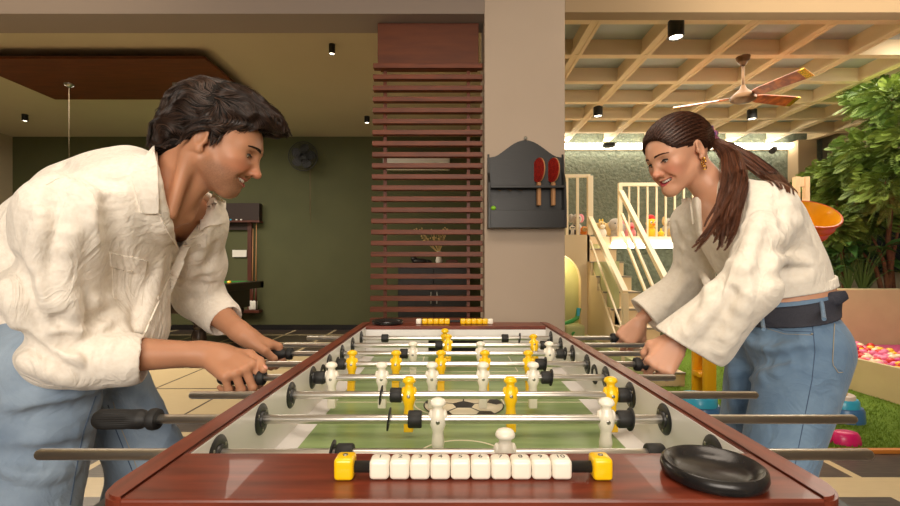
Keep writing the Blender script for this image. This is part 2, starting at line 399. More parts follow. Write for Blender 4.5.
def lock_strands(guides, nclump, per, spread, fine, K, wav, rng):
    gs = [polyline([tuple(p) for p in g], K) for g in guides]; out = []
    for _ in range(nclump):
        i = rng.integers(0, max(1,len(gs)-1)); t = rng.random(); b = gs[i]*(1-t)+gs[min(i+1,len(gs)-1)]*t; k = np.linspace(0,1,K)[:,None]; ph = rng.random()*6.28; fr = rng.uniform(5,9)
        b = b+rng.normal(0,spread,3)*np.minimum(1,k*3)+np.sin(k*fr+ph)*rng.normal(0,wav,3)*k; L = rng.uniform(.78,1)
        kk = np.linspace(0,L,K); b = np.stack([np.interp(kk, np.linspace(0,1,K), b[:,j]) for j in range(3)],1)
        for _ in range(per): out.append(b+rng.normal(0,fine,3)*(1.1-.75*k**2)+np.sin(k*14+rng.random()*6)*rng.normal(0,fine*.3,3)*k)
    return np.array(out)

def push_out(sd, P, off):
    sh = P.shape; Q = P.reshape(-1,3).astype(np.float32); e = .003
    for _ in range(3):
        d = sd.ev(Q); m = d < off
        if not m.any(): break
        q = Q[m]; g = np.stack([sd.ev(q+np.eye(3,dtype=np.float32)[k]*e)-d[m] for k in range(3)],1); n = g/(np.linalg.norm(g,axis=1)[:,None]+1e-9); Q[m] = q+n*np.clip(off-d[m],0,.03)[:,None]
    return Q.reshape(sh)
# ================================================================ FLOOR MATERIAL
def floor_material():
    m, nt, b = nm('patterned_tile_floor'); N = nt.nodes; L = nt.links
    def mth(op, a, c=None, d=None):
        n = N.new('ShaderNodeMath'); n.operation = op
        for i, v in enumerate((a, c, d)):
            if v is None: continue
            if isinstance(v, (int, float)): n.inputs[i].default_value = v
            else: L.new(v, n.inputs[i])
        return n.outputs[0]
    tc = N.new('ShaderNodeTexCoord'); sp = N.new('ShaderNodeSeparateXYZ'); L.new(tc.outputs['Object'], sp.inputs[0]); X, Y = sp.outputs[0], sp.outputs[1]
    def band(y0, y1): return mth('MULTIPLY', mth('GREATER_THAN', Y, y0), mth('LESS_THAN', Y, y1))
    dark = None
    for a, c in ((-3,1.55),(1.72,2.25),(2.46,3.05),(3.13,3.37),(5.95,6.75),(6.83,7.5),(7.58,8.3)):
        q = band(a, c); dark = q if dark is None else mth('MAXIMUM', dark, q)
    xx = mth('ADD', X, 2.02+70*.7); fr = mth('FRACT', mth('DIVIDE', xx, .7))
    jx = mth('LESS_THAN', mth('ABSOLUTE', mth('SUBTRACT', mth('FRACT', mth('ADD', mth('DIVIDE', xx, .7), .5)), .5)), .034)
    jthin = mth('LESS_THAN', mth('ABSOLUTE', mth('SUBTRACT', mth('FRACT', mth('ADD', mth('DIVIDE', xx, .7), .5)), .5)), .014)
    jy = mth('LESS_THAN', mth('ABSOLUTE', mth('SUBTRACT', Y, 4.24)), .012); jy2 = mth('LESS_THAN', mth('ABSOLUTE', mth('SUBTRACT', Y, 5.1)), .014)
    isdark = mth('MULTIPLY', dark, mth('SUBTRACT', 1, jx))
    lines = mth('MULTIPLY', mth('SUBTRACT', 1, dark), mth('MAXIMUM', mth('MULTIPLY', jthin, mth('GREATER_THAN', Y, 3.37)), mth('MAXIMUM', jy, jy2)))
    isdark = mth('MAXIMUM', isdark, lines)
    n1 = N.new('ShaderNodeTexNoise'); n1.inputs['Scale'].default_value = 9; n1.inputs['Detail'].default_value = 8
    mp = N.new('ShaderNodeMapping'); mp.inputs['Scale'].default_value = (1,8,1); L.new(tc.outputs['Object'], mp.inputs[0]); L.new(mp.outputs[0], n1.inputs[0])
    ra = N.new('ShaderNodeValToRGB'); ra.color_ramp.elements[0].color = srgb(56,46,42); ra.color_ramp.elements[1].color = srgb(92,78,70); ra.color_ramp.elements[0].position = .35; ra.color_ramp.elements[1].position = .7; L.new(n1.outputs[0], ra.inputs[0])
    rb = N.new('ShaderNodeValToRGB'); rb.color_ramp.elements[0].color = srgb(206,184,142); rb.color_ramp.elements[1].color = srgb(222,202,162); L.new(n1.outputs[0], rb.inputs[0])
    mx = N.new('ShaderNodeMix'); mx.data_type = 'RGBA'; L.new(isdark, mx.inputs[0]); L.new(rb.outputs[0], mx.inputs[6]); L.new(ra.outputs[0], mx.inputs[7]); L.new(mx.outputs[2], b.inputs['Base Color'])
    b.inputs['Roughness'].default_value = .32
    return m
M['floor'] = floor_material()
# ================================================================ ROOM SHELL
XL, XR, YF, YB, ZC = -7.75, 6.6, 8.15, -3.0, 3.42
struct('floor', boxm(XL, XR, YB, YF, -.12, 0), 'floor')
struct('wall_back', boxm(XL, 1.2, YF, YF+.12, 0, ZC), 'wall_green')
struct('wall_left', boxm(XL-.12, XL, YB, YF, 0, ZC), 'wall_beige')
struct('wall_front', boxm(XL, XR, YB-.12, YB, 0, ZC+.2), 'wall_beige')
struct('wall_right', boxm(XR, XR+.12, YB, YF, 0, ZC+.2), 'wall_beige')
struct('ceiling', boxm(XL, .79, 3.1, YF, ZC, ZC+.1), 'ceil_paint')
bm = boxm(XL, XR, YB, 3.1, 3.2, 3.3); struct('trim_1', bm, 'ceil_paint')
struct('trim_2', boxm(XL, .2325, 3.1, 3.36, 2.83, ZC, .002), 'beam_grey')
struct('trim_3', boxm(.775, XR, 3.1, 3.2, 2.84, 3.6, .002), 'beam_paint')
struct('baseboard_back', boxm(XL, 1.2, YF-.02, YF, 0, .09), 'black_paint')
struct('trim_4', boxm(.2325, .775, 3.1, 3.5, 0, 3.3, .004), 'pillar_paint')
M['glass_dark'] = mat('dark_window_glass', srgb(26,32,38), .08)
w_ = struct('window_1', boxm(XR-.03, XR-.005, 4.6, 7.4, 1.1, 2.75), 'glass_dark')
bm = BM()
for y in (4.6, 5.55, 6.5, 7.4): box(bm, XR-.06, XR, y-.03, y+.03, 1.07, 2.78)
for z in (1.07, 2.75): box(bm, XR-.06, XR, 4.57, 7.43, z-.03, z+.03)
struct('window_frame', bm, 'blackplastic', w_)

# wall that divides the play area from the room, behind the pillar
struct('wall_divider', boxm(.95, 1.2, 5.2, YF, 0, ZC), 'wall_beige')

# play area rear wall: rough dark plaster
M['rough_wall'] = mat('rough_grey_green_plaster', srgb(92,98,82), .9, col2=srgb(118,122,104), nscale=14, bump=1, bscale=22, bdist=.03, detail=8)
struct('wall_play', boxm(1.2, XR, YF, YF+.12, 0, ZC+.2), 'rough_wall')
# coffered ceiling
M['coffer_up'] = M['grid_panel']
struct('ceiling_coffer_panel', boxm(.79, XR, 3.2, YF, 3.50, 3.6), 'grid_panel')
bm = BM()
for i in range(9):
    x = 1.32-.72+.72*i
    if x > XR: continue
    box(bm, x-.035, x+.035, 3.2, YF, 3.36, 3.50); box(bm, x-.055, x-.018, 3.2, YF, 3.33, 3.375, .003); box(bm, x+.018, x+.055, 3.2, YF, 3.33, 3.375, .003); box(bm, x-.02, x+.02, 3.2, YF, 3.337, 3.37)
for j in range(7):
    y = 3.46+.69*j
    box(bm, .79, XR, y-.03, y+.03, 3.36, 3.50); box(bm, .79, XR, y-.045, y+.045, 3.332, 3.372, .003)
struct('ceiling_coffers', bm, 'grid_paint')
# LED cove on the rear wall
lc = thing('cove_light', 'long glowing white strip light along the top of the rough rear wall', 'light', (3.9, 8.0, 3.19))
obj('housing', boxm(-2.66, 2.08, .12, .14, -.01, .10), 'grid_paint', lc); obj('light_strip', boxm(-2.64, 2.07, .0, .12, .01, .075), 'led', lc)
struct('trim_5', boxm(5.98, 6.30, 7.9, YF, 0, 3.3, .005), 'beam_paint')

# ---------------- slatted screen
t = thing('slatted_screen', 'tall dark wood screen of horizontal slats between beam and pillar', 'screen', (-.16, 3.23, 0))
bm = boxm(-.345, .36, -.02, .13, 2.545, 2.825, .002); obj('fascia_box', bm, 'panel_wood', t)
for i in range(36):
    z = 2.525-.0772*i
    if z < .04: break
    dx = -.0022*i*.45
    obj('slat', boxm(-.375+dx, .387, -.03, .022, z-.0165, z+.0165, .002), 'slat_wood', t)
for x in (-.30, .29): obj('upright', boxm(x-.011, x+.011, .022, .05, 0, 2.55), 'slat_wood', t)

# ---------------- wall rack with bats on the pillar
def wx(px, Y=3.1): return (px-CX)/F*Y
def wz(py, Y=3.1): return CZ-(py-HY)/F*Y
Yr = 3.098; t = thing('bat_rack', 'black arched wooden rack with a shelf hung on the taupe pillar', 'rack', (wx(525), Yr, wz(229)))
Hh = wz(141)-wz(229); hw = .255
pts = [(-hw,0),(hw,0),(hw,Hh*.80),(hw-.03,Hh*.81)]
for i in range(17):
    a = i/16; x = (hw-.05)*(1-2*a); pts.append((x, Hh*(.815+.185*math.sin(math.pi*a)**1.3)))
pts += [(-hw+.03,Hh*.81),(-hw,Hh*.80)]
bm = prism(BM(), pts, -.018, 0); obj('back_panel', bm, 'black_paint', t)
for s in (-1,1):
    obj('side_panel', prism(BM(), [(-.018,0),(-.105,0),(-.105,.13),(-.085,.30),(-.045,Hh*.62),(-.018,Hh*.84)], s*hw, s*(hw-.014), axis='x'), 'black_paint', t)
obj('shelf', boxm(-hw+.014, hw-.014, -.10, -.018, Hh*.44, Hh*.44+.016, .002), 'black_paint', t)
obj('tray_front', boxm(-hw+.014, hw-.014, -.105, -.09, .0, .115, .002), 'black_paint', t); obj('tray_bottom', boxm(-hw+.014, hw-.014, -.09, -.018, 0, .012), 'black_paint', t)
bm = lathe(BM(), [(0,0),(.012,0),(.012,.004),(0,.004)], 16, rotT((0,-.02,Hh+.012), math.pi/2)); tube(bm, [(.0+.008*math.cos(a), -.022, Hh+.012+.008*math.sin(a)) for a in np.linspace(0,6.28,13)], .0022, 6, False); obj('hanging_ring', bm, 'screw', t)
bm = BM()
for x in (-.19,-.12,-.05): tube(bm, [(x,-.06,Hh*.44-.004),(x+.008,-.075,Hh*.44-.013),(x+.02,-.07,Hh*.44-.016)], .003, 6)
obj('hook', bm, 'brass', t)
def bat(x, lab):
    o = thing('table_tennis_bat', lab, 'bat', (wx(x), Yr-.062, wz(207))); o.rotation_euler = (0,0,math.radians(-70))
    bm = BM(); P = []
    for i in range(25):
        a = -math.pi/2+2*math.pi*(i+.5)/25; P.append((.075*math.cos(a), .235+.082*math.sin(a)))
    prism(bm, P, -.0035, .0035); obj('blade', bm, 'paddle_wood', o)
    for s, mm in ((-1,'red_rubber'),(1,'black_rubber_face')): obj('rubber_sheet', prism(BM(), [(x_*.98, .235+(z_-.235)*.98) for x_, z_ in P], s*.0035, s*.0072), mm, o)
    bm = BM(); box(bm, -.014, .014, -.011, .011, .0, .155, .005); obj('handle', bm, 'paddle_wood', o)
M['paddle_wood'] = mat('pale_paddle_wood', srgb(190,140,96), .5); M['red_rubber'] = mat('red_pimpled_rubber', srgb(196,44,30), .5, col2=srgb(120,20,16), nscale=220, contrast=.04, bump=1, bscale=500); M['black_rubber_face'] = M['rubber']
bat(537, 'red table tennis bat standing in the black rack, nearer the middle of it'); bat(551, 'red table tennis bat standing in the black rack, by its right side')
g = BM(); ball(g, (0,0,.014), (.018,.014,.014), 16); o = obj('green_ball', g, 'lime_plastic', None, True, (wx(492), Yr-.055, wz(214)-.0)); tag(o, 'small bright green ball in the tray of the black rack', 'ball')
o.location.z = wz(229)+.115; o.location.y = Yr-.097

# ---------------- ceiling spot lamps
def spot(name, loc, r, h, label, power=30, group=None):
    t = thing(name, label, 'lamp', loc, 0, group)
    bm = lathe(BM(), [(0,0),(r,0),(r,-h),(r*.84,-h),(r*.84,-h+.012),(0,-h+.012)], 28); obj('housing', bm, 'blackplastic', t, 40)
    bm = lathe(BM(), [(0,-h+.009),(r*.82,-h+.009),(r*.82,-h+.011),(0,-h+.011)], 24); obj('lens', bm, 'lens', t)
    l = bpy.data.lights.new('spot_beam', 'SPOT'); l.energy = power; l.spot_size = math.radians(110); l.spot_blend = .8; l.color = (1,.74,.46); l.shadow_soft_size = r
    o = bpy.data.objects.new('spot_beam', l); COL.objects.link(o); o.parent = t; o.location = (0,0,-h-.01)
def px_spot(px, py, Z, size, *a, **k):
    Y = (Z-CZ)*F/(HY-py); spot('ceiling_spotlight', ((px-CX)/F*Y, Y, Z), *size, *a, **k)
px_spot(332, 44.5, ZC, (.032,.10), 'black cylinder spotlight on the plain ceiling left of the slatted screen', power=8)
px_spot(25, 114.5, ZC, (.04,.10), 'black cylinder spotlight on the plain ceiling near the far left wall', power=8)
px_spot(367, 116.5, ZC, (.04,.10), 'black spotlight partly hidden by the left edge of the slatted screen', power=8)
px_spot(676, 21, 3.335, (.068,.15), 'largest black cylinder spotlight, on the coffered ceiling above the woman', power=45)
px_spot(598, 107, 3.335, (.062,.13), 'black spotlight on the coffered ceiling beside the pillar', power=45)
px_spot(752, 110, 3.335, (.062,.13), 'black spotlight on the coffered ceiling just under the fan', power=45)

# ---------------- wooden ceiling board with pendant cords
def raft():
    z = 3.30
    o = obj('ceiling_board', boxm(-5.15, -2.57, 4.82, 6.0, z, z+.03, .003), 'panel_wood'); tag(o, 'dark wooden board hung under the plain ceiling above the pool table', 'ceiling panel')
    Y = (z-CZ)*F/(HY-84); x0, x1 = [(p-CX)/F*Y for p in (69,177)]; xm = (x0+x1)/2; h = (x1-x0)/2
    t = thing('billiard_lamp', 'dark lamp bar hanging on two thin cords from the wooden board over the pool table', 'lamp', (xm, Y, z))
    for s in (-1,1):
        obj('ceiling_cup', lathe(BM(), [(0,0),(.05,0),(.045,-.02),(.012,-.04),(0,-.04)], 24, Matrix.Translation((s*h,0,0))), 'screw', t, True); bm = BM(); tube(bm, [(s*h,0,-.03),(s*h,0,-1.14)], .0022, 6); obj('cord', bm, 'pearlcord', t)
    obj('shade', prism(BM(), [(-.12,-1.20),(.12,-1.20),(.04,-1.13),(-.04,-1.13)], -h-.1, h+.1, axis='x'), 'blackplastic', t)
    obj('lens', boxm(-h, h, -.07, .07, -1.204, -1.20), 'lens', t)
    l = bpy.data.lights.new('lamp_light','AREA'); l.shape = 'RECTANGLE'; l.size = 2*h; l.size_y = .15; l.energy = 25; l.color = (1,.8,.55); o = bpy.data.objects.new('lamp_light', l); COL.objects.link(o); o.parent = t; o.location = (0,0,-1.21)
M['pearlcord'] = mat('tan_cord', srgb(118,102,76), .6)
raft()

# ---------------- wall fan with pull cords
t = thing('wall_fan', 'round black fan mounted high on the green rear wall', 'fan', (wx(308,8.1), 8.13, wz(160,8.1)))
bm = BM(); tube(bm, [(0,0,-.05),(0,-.10,-.02),(0,-.18,0)], [.05,.035,.05], 14); obj('bracket', bm, 'blackplastic', t)
obj('motor', lathe(BM(), [(0,0),(.07,0),(.085,.03),(.075,.10),(0,.11)], 20, rotT((0,-.17,0), math.pi/2)), 'blackplastic', t, True)
bm = BM()
for k in range(5):
    a = k*2*math.pi/5; P = []
    for i in range(9): P.append((.05+.17*i/8, .02+.075*math.sin(math.pi*i/8)**.7, 0))
    A = [bm.verts.new((math.cos(a)*x-math.sin(a)*y, -.30, math.sin(a)*x+math.cos(a)*y)) for x,y,_ in P]; B = [bm.verts.new((math.cos(a)*x-math.sin(a)*-y*.6, -.315, math.sin(a)*x+math.cos(a)*-y*.6)) for x,y,_ in P]
    for i in range(8): bm.faces.new((A[i],A[i+1],B[i+1],B[i]))
obj('blade', bm, 'blackplastic', t)
bm = BM()
for r in (.05,.09,.13,.17,.21,.245): tube(bm, [(r*math.cos(a), -.36+.05*(r/.25)**2, r*math.sin(a)) for a in np.linspace(0,2*math.pi,33)], .0035 if r < .24 else .008, 6, False)
for k in range(40):
    a = k*2*math.pi/40; tube(bm, [(r*math.cos(a), -.36+.05*(r/.25)**2, r*math.sin(a)) for r in (.03,.12,.245)]+[(.23*math.cos(a),-.24,.23*math.sin(a)),(.1*math.cos(a),-.20,.1*math.sin(a))], .002, 4, False)
obj('cage', bm, 'blackplastic', t)
bm = BM(); tube(bm, [(.06,-.12,-.05),(.06,-.12,-.95)], .004, 5); tube(bm, [(.08,-.14,-.05),(.08,-.14,-1.12)], .004, 5); obj('pull_cord', bm, 'pearlcord', t)

# ---------------- cue rack on the rear wall
Yq = 8.12; t = thing('cue_rack', 'dark wooden cue rack mounted on the green rear wall', 'rack', (wx(240,Yq), Yq, 0))
hwq = wx(262,Yq)-wx(240,Yq); zt = wz(204,Yq); zm = wz(222,Yq); zb = wz(311,Yq)
obj('top_box', boxm(-hwq, hwq, -.12, 0, zm+.02, zt, .003), 'rackdark', t); obj('top_shelf', boxm(-hwq-.02, hwq+.02, -.16, 0, zm-.02, zm+.015, .003), 'rackwood', t); obj('lower_shelf', boxm(-hwq-.01, hwq+.01, -.16, 0, zb-.02, zb+.03, .003), 'rackwood', t)
for x in (-hwq+.04, hwq-.20): obj('upright', boxm(x-.035, x+.035, -.05, 0, zb, zm), 'rackwood', t)
obj('cross_panel', boxm(-hwq+.075, hwq-.235, -.03, 0, zm-.14, zm-.02), 'rackdark', t)
obj('notice_card', boxm(-.13, .12, -.012, -.004, wz(257,Yq), wz(250,Yq)), 'white', t)
for i, x in enumerate((hwq-.12, hwq-.06, -hwq+.10)):
    q = thing('pool_cue', ['pool cue resting in the wall rack, left of the pair at its right end','rightmost pool cue resting in the wall rack','pool cue resting at the left end of the wall rack'][i], 'cue', (wx(240,Yq)+x, Yq-.11, zb+.03)); 
    bm = BM(); tube(bm, [(0,0,0),(0,0,.5)], [.017,.013], 12); obj('butt', bm, 'rackwood', q); bm = BM(); tube(bm, [(0,0,.5),(0,.02,1.42+.1*(i%2))], [.013,.006], 12); obj('shaft', bm, 'paddle_wood', q)
for i, x in enumerate((-.1, 0, .08)):
    o = obj('chalk_cube', boxm(-.014, .014, -.014, .014, 0, .024, .003), ['cyan_plastic','white','white'][i], None, False, (wx(240,Yq)+x, Yq-.13, zm+.015)); tag(o, ['blue chalk cube on the top shelf of the cue rack','pale chalk cube in the middle of the cue rack shelf','pale chalk cube right of the others on the cue rack shelf'][i], 'chalk', 'chalk cubes on the cue rack')
ob = obj('towel', boxm(-.06, .07, -.05, .05, 0, .16, .02), 'white', None, True, (wx(258,Yq)-.05, Yq-.09, zb+.03)); tag(ob, 'small folded white cloth on the lower shelf of the cue rack', 'cloth')

# ---------------- pool table
t = thing('pool_table', 'dark wooden pool table with turned legs and green cloth behind the man', 'pool table', (-3.55, 6.35, 0), math.radians(0))
# right end at px 265; legs at px 199 and 237 (right end), 154
X1 = wx(264,7.07)+3.55; X0 = -2.35; Yn, Yfr = -.62, .72
obj('body', boxm(X0+.14, X1-.16, Yn+.12, Yfr-.12, .52, .80, .01), 'darkwood', t)
for a in ((X0, X1, Yn, Yn+.14), (X0, X1, Yfr-.14, Yfr), (X0, X0+.14, Yn, Yfr), (X1-.14, X1, Yn, Yfr)): obj('rail', boxm(a[0], a[1], a[2], a[3], .80, .90, .012), 'darkwood', t)
obj('cloth', boxm(X0+.13, X1-.13, Yn+.13, Yfr-.13, .84, .875), 'baize', t)
for a in ((X0+.14, X1-.14, Yn+.14, Yn+.18), (X0+.14, X1-.14, Yfr-.18, Yfr-.14), (X0+.14, X0+.18, Yn+.14, Yfr-.14), (X1-.18, X1-.14, Yn+.14, Yfr-.14)): obj('cushion', boxm(*a, .875, .905, .008), 'baize', t)
prof = [(0,0),(.075,0),(.08,.03),(.06,.06),(.05,.09),(.085,.14),(.095,.20),(.08,.27),(.055,.31),(.07,.34),(.055,.37),(.09,.42),(.10,.46),(.10,.52),(0,.52)]
for lx, ly in ((wx(199,5.97)+3.55, Yn+.24), (wx(237,6.87)+3.55, Yfr-.2), (X0+.3, Yn+.24), (X0+.3, Yfr-.2), (wx(154,6.87)+3.55, Yfr-.2), ((X0+X1)/2-.3, Yn+.24)):
    obj('leg', lathe(BM(), prof, 24, Matrix.Translation((lx,ly,0))), 'darkwood', t, 45)
for i,(bx, by, mm, nme) in enumerate(((wx(231,6.3)+3.55, -.1, 'sun_plastic','yellow'), )):
    o = obj('pool_ball', ball(BM(), (0,0,.0285), .0285, 20), mm, None, True, (bx-3.55, by+6.35, .875)); tag(o, 'yellow ball lying on the green pool table cloth', 'ball')

# ---------------- sideboard behind the slats, air conditioner, ornaments
Yk = 7.7; x0, x1 = wx(398,Yk), wx(470,Yk); zk = wz(266,Yk)
t = thing('black_cabinet', 'tall black cabinet behind the slatted screen', 'cabinet', ((x0+x1)/2, Yk, 0)); hk = (x1-x0)/2
obj('body', boxm(-hk, hk, 0, .4, 0, zk, .004), 'black_paint', t); obj('top', boxm(-hk-.02, hk+.02, -.02, .4, zk, zk+.03, .004), 'black_paint', t)
for s in (-1,1):
    d = obj('door', boxm(min(0,s*hk)+.01, max(0,s*hk)-.01, -.02, 0, .08, zk-.04, .004), 'black_paint', t); obj('handle', boxm(s*.05-.008, s*.05+.008, -.04, -.02, .5, .7, .003), 'screw', d)
t = thing('air_conditioner', 'pale wall air conditioner seen between the slats near the top', 'air conditioner', (wx(417,8.1), 8.15, wz(171,8.1)))
obj('body', boxm(-.58, .58, -.22, 0, 0, .22, .03), 'white', t); obj('louvre', boxm(-.52, .52, -.20, -.10, -.012, .004, .003), 'wplastic', t)
t = thing('vase', 'small white vase holding dry flowers on the black cabinet', 'vase', (wx(439,7.8), 7.8, zk+.03))
obj('pot', lathe(BM(), [(0,0),(.045,0),(.06,.06),(.035,.15),(.03,.2),(.04,.22),(.03,.22),(0,.05)], 20), 'white', t, True)
bm = BM(); rr = random.Random(2)
for i in range(26):
    a = rr.uniform(-1.2,1.2); l = rr.uniform(.2,.42); e = Vector((math.sin(a)*l*.7-.12, rr.uniform(-.05,.05), .22+l*.9)); tube(bm, [(0,0,.18),e*.5+Vector((0,0,.08)),e], .003, 4); ball(bm, e, .016, 6); ball(bm, e+Vector((rr.uniform(-.04,.04),0,rr.uniform(-.04,.04))), .013, 6)
obj('dry_flowers', bm, 'plush_tan', t, True)
o = obj('wooden_box', boxm(-.10, .10, -.07, .07, 0, .075, .006), 'rackwood', None, False, (wx(439,7.75)-.0, 7.62+.12, zk+.03)); o.location = (wx(440,7.72)+.2, 7.8, zk+.03); tag(o, 'small reddish wooden box beside the vase on the black cabinet', 'box')
bm = BM(); ball(bm, (0,0,.05), (.14,.08,.05), 16); ball(bm, (-.1,0,.09), (.06,.05,.05), 12); ball(bm, (.13,0,.04), (.07,.05,.04), 12); o = obj('ornament', bm, 'black_paint', None, True, (wx(420,7.8), 7.8, zk+.03)); tag(o, 'low black ornament on the left of the black cabinet top', 'ornament')

# ---------------- ceiling fan
t = thing('ceiling_fan', 'brown ceiling fan with three wood-toned blades under the coffered ceiling', 'fan', (3.09, 4.85, 3.335))
obj('canopy', lathe(BM(), [(0,.0),(.07,0),(.06,-.03),(.025,-.09),(0,-.09)], 24), 'brass', t, True)
bm = BM(); tube(bm, [(0,0,-.08),(0,0,-.40)], .012, 12); obj('rod', bm, 'brass', t)
obj('motor', lathe(BM(), [(0,-.30),(.02,-.30),(.035,-.34),(.10,-.40),(.12,-.42),(.12,-.455),(.08,-.475),(0,-.485)], 32), 'brass', t, True)
M['fan_wood'] = mat('orange_brown_fan_wood', srgb(196,104,40), .4, col2=srgb(140,66,22), nscale=12, stretch=(1,1,1), contrast=.1, coat=.3)
for a, tip in ((-72,0),(150,0),(12,0)):
    a = math.radians(a); bm = BM(); P = [(.13,-.045),(.20,-.06),(.62,-.075),(.655,-.05),(.655,.05),(.62,.07),(.20,.055),(.13,.035)]
    prism(bm, P, -.005, .005, axis='z'); b_ = obj('blade', bm, 'fan_wood', t); b_.location = (0,0,-.425); b_.rotation_euler = (math.radians(-22),0,a)
    o = obj('blade_tip', boxm(.60,.664,-.071,.068,-.007,.007,.003), 'gold', b_)
    obj('bracket', boxm(.09,.22,-.02,.02,.004,.012,.002), 'brass', b_)
# ---------------- security camera
t = thing('security_camera', 'small white dome-mounted camera on the rough rear wall under the strip light', 'camera', (wx(771,8.1), YF, wz(150,8.1)))
bm = BM(); tube(bm, [(0,0,.06),(0,-.08,.06),(0,-.10,.02)], .02, 10); obj('mount', bm, 'white', t); bm = BM(); tube(bm, [(.07,-.08,.05),(-.10,-.22,-.06)], [.045,.05], 16); obj('camera_body', bm, 'blackplastic', t)
t = thing('smoke_detector', 'small dark fitting on the strip light above the stair railing', 'detector', (wx(609,7.9), 7.9, 3.225)); obj('housing', lathe(BM(), [(0,0),(.12,0),(.1,-.05),(0,-.06)], 20), 'blackplastic', t, True)
# ================================================================ FOOTBALL TABLE
TX, TI, TO = .022, .347, .379            # centre, inner and outer half width
YN0, YN1, YF1, YF0 = .452, .567, 1.763, 1.885
ZT = .90; ZP = .785; RZ = .868; RY = [.64+.147*i for i in range(8)]
FT = thing('football_table', 'wooden table football table with white inner walls, steel rods and green pitch', 'football table', (TX, 1.165, 0))
def fobj(name, bm, m, parent=None, smooth=False):
    bmesh.ops.translate(bm, vec=(-TX,-1.165,0), verts=bm.verts[:]); return obj(name, bm, m, FT if parent is None else parent, smooth)
def pitch_mat():
    m, nt, b = nm('green_pitch'); N = nt.nodes; L = nt.links
    tc = N.new('ShaderNodeTexCoord'); mp = N.new('ShaderNodeMapping'); mp.inputs['Scale'].default_value = (1.2,14,1); n = N.new('ShaderNodeTexNoise'); n.inputs['Scale'].default_value = 2.2; n.inputs['Detail'].default_value = 3
    r = N.new('ShaderNodeValToRGB'); r.color_ramp.elements[0].color = srgb(112,136,82); r.color_ramp.elements[1].color = srgb(146,168,112); r.color_ramp.elements[0].position = .35; r.color_ramp.elements[1].position = .65
    L.new(tc.outputs['Object'], mp.inputs[0]); L.new(mp.outputs[0], n.inputs[0]); L.new(n.outputs[0], r.inputs[0]); L.new(r.outputs[0], b.inputs['Base Color']); b.inputs['Roughness'].default_value = .3; return m
M['pitch'] = pitch_mat()
# cabinet sides
for s, nme in ((-1,'side_panel'),(1,'side_panel')):
    a, c = sorted((TX+s*(TI+.003), TX+s*(TO-.004))); fobj('side_panel', boxm(a, c, YN0+.02, YF0-.02, .62, ZT-.03), 'black_paint')
    a, c = sorted((TX+s*(TI-.0022), TX+s*(TI+.003))); fobj('side_lining', boxm(a, c, YN1, YF1, ZP-.02, ZT-.004), 'laminate')
fobj('end_panel', boxm(TX-TO+.03, TX+TO-.03, YN0+.012, YN0+.03, .62, ZT-.03), 'black_paint'); fobj('end_panel', boxm(TX-TO+.03, TX+TO-.03, YF0-.03, YF0-.012, .62, ZT-.03), 'black_paint')
for y0, y1 in ((YN1-.004, YN1), (YF1, YF1+.004)):
    bm = BM()
    # end wall with the goal mouth open
    box(bm, TX-TI, TX-.105, y0, y1, ZP-.02, ZT-.014); box(bm, TX+.105, TX+TI, y0, y1, ZP-.02, ZT-.014); box(bm, TX-.105, TX+.105, y0, y1, ZP+.075, ZT-.014); fobj('end_lining', bm, 'laminate')
    yb = (y0-.07, y0) if y0 < 1 else (y1, y1+.07)
    bm = BM(); box(bm, TX-.105, TX+.105, yb[0] if y0 < 1 else yb[1]-.004, yb[0]+.004 if y0 < 1 else yb[1], ZP-.04, ZP+.08); box(bm, TX-.11, TX-.105, *yb, ZP-.04, ZP+.08); box(bm, TX+.105, TX+.11, *yb, ZP-.04, ZP+.08); box(bm, TX-.11, TX+.11, *yb, ZP-.045, ZP-.04); fobj('goal_box', bm, 'rubber')
# wood top frame: end rails and side rails with rounded outer corners
def round_rect(x0, x1, y0, y1, r, n=8):
    P = []
    for cx, cy, a0 in ((x1-r,y1-r,0),(x0+r,y1-r,90),(x0+r,y0+r,180),(x1-r,y0+r,270)):
        for i in range(n+1): a = math.radians(a0+90*i/n); P.append((cx+r*math.cos(a), cy+r*math.sin(a)))
    return P
RT = .014
def rail_end(y0, y1, near):
    r = .045; x0, x1 = TX-TI-.001, TX+TI+.001
    bm = boxm(x0, x1, y0, y1, ZT-RT, ZT, .0025); return fobj('end_rail', bm, 'table_wood')
rail_end(YN0, YN1, True); rail_end(YF1, YF0, False)
for s in (-1,1):
    xi, xo = TX+s*(TI-.001), TX+s*TO; r = .040; P = [(xi, YN0+.0), (xi, YF0)]
    for i in range(9): a = math.radians(90*i/8); P.append((xo-s*(TO-TI)*.98*(1-math.sin(a))*1.0, YF0-r*(1-math.cos(a))))
    for i in range(9): a = math.radians(90*i/8); P.append((xo-s*(TO-TI)*.98*(1-math.cos(a)), YN0+r*(1-math.sin(a))))
    bm = prism(BM(), P, ZT-RT, ZT+.0015, axis='z'); bmesh.ops.bevel(bm, geom=[e for e in bm.edges if abs(e.verts[0].co.z-e.verts[1].co.z) < 1e-5], offset=.003, segments=2, affect='EDGES')
    fobj('side_rail', bm, 'table_wood_y')
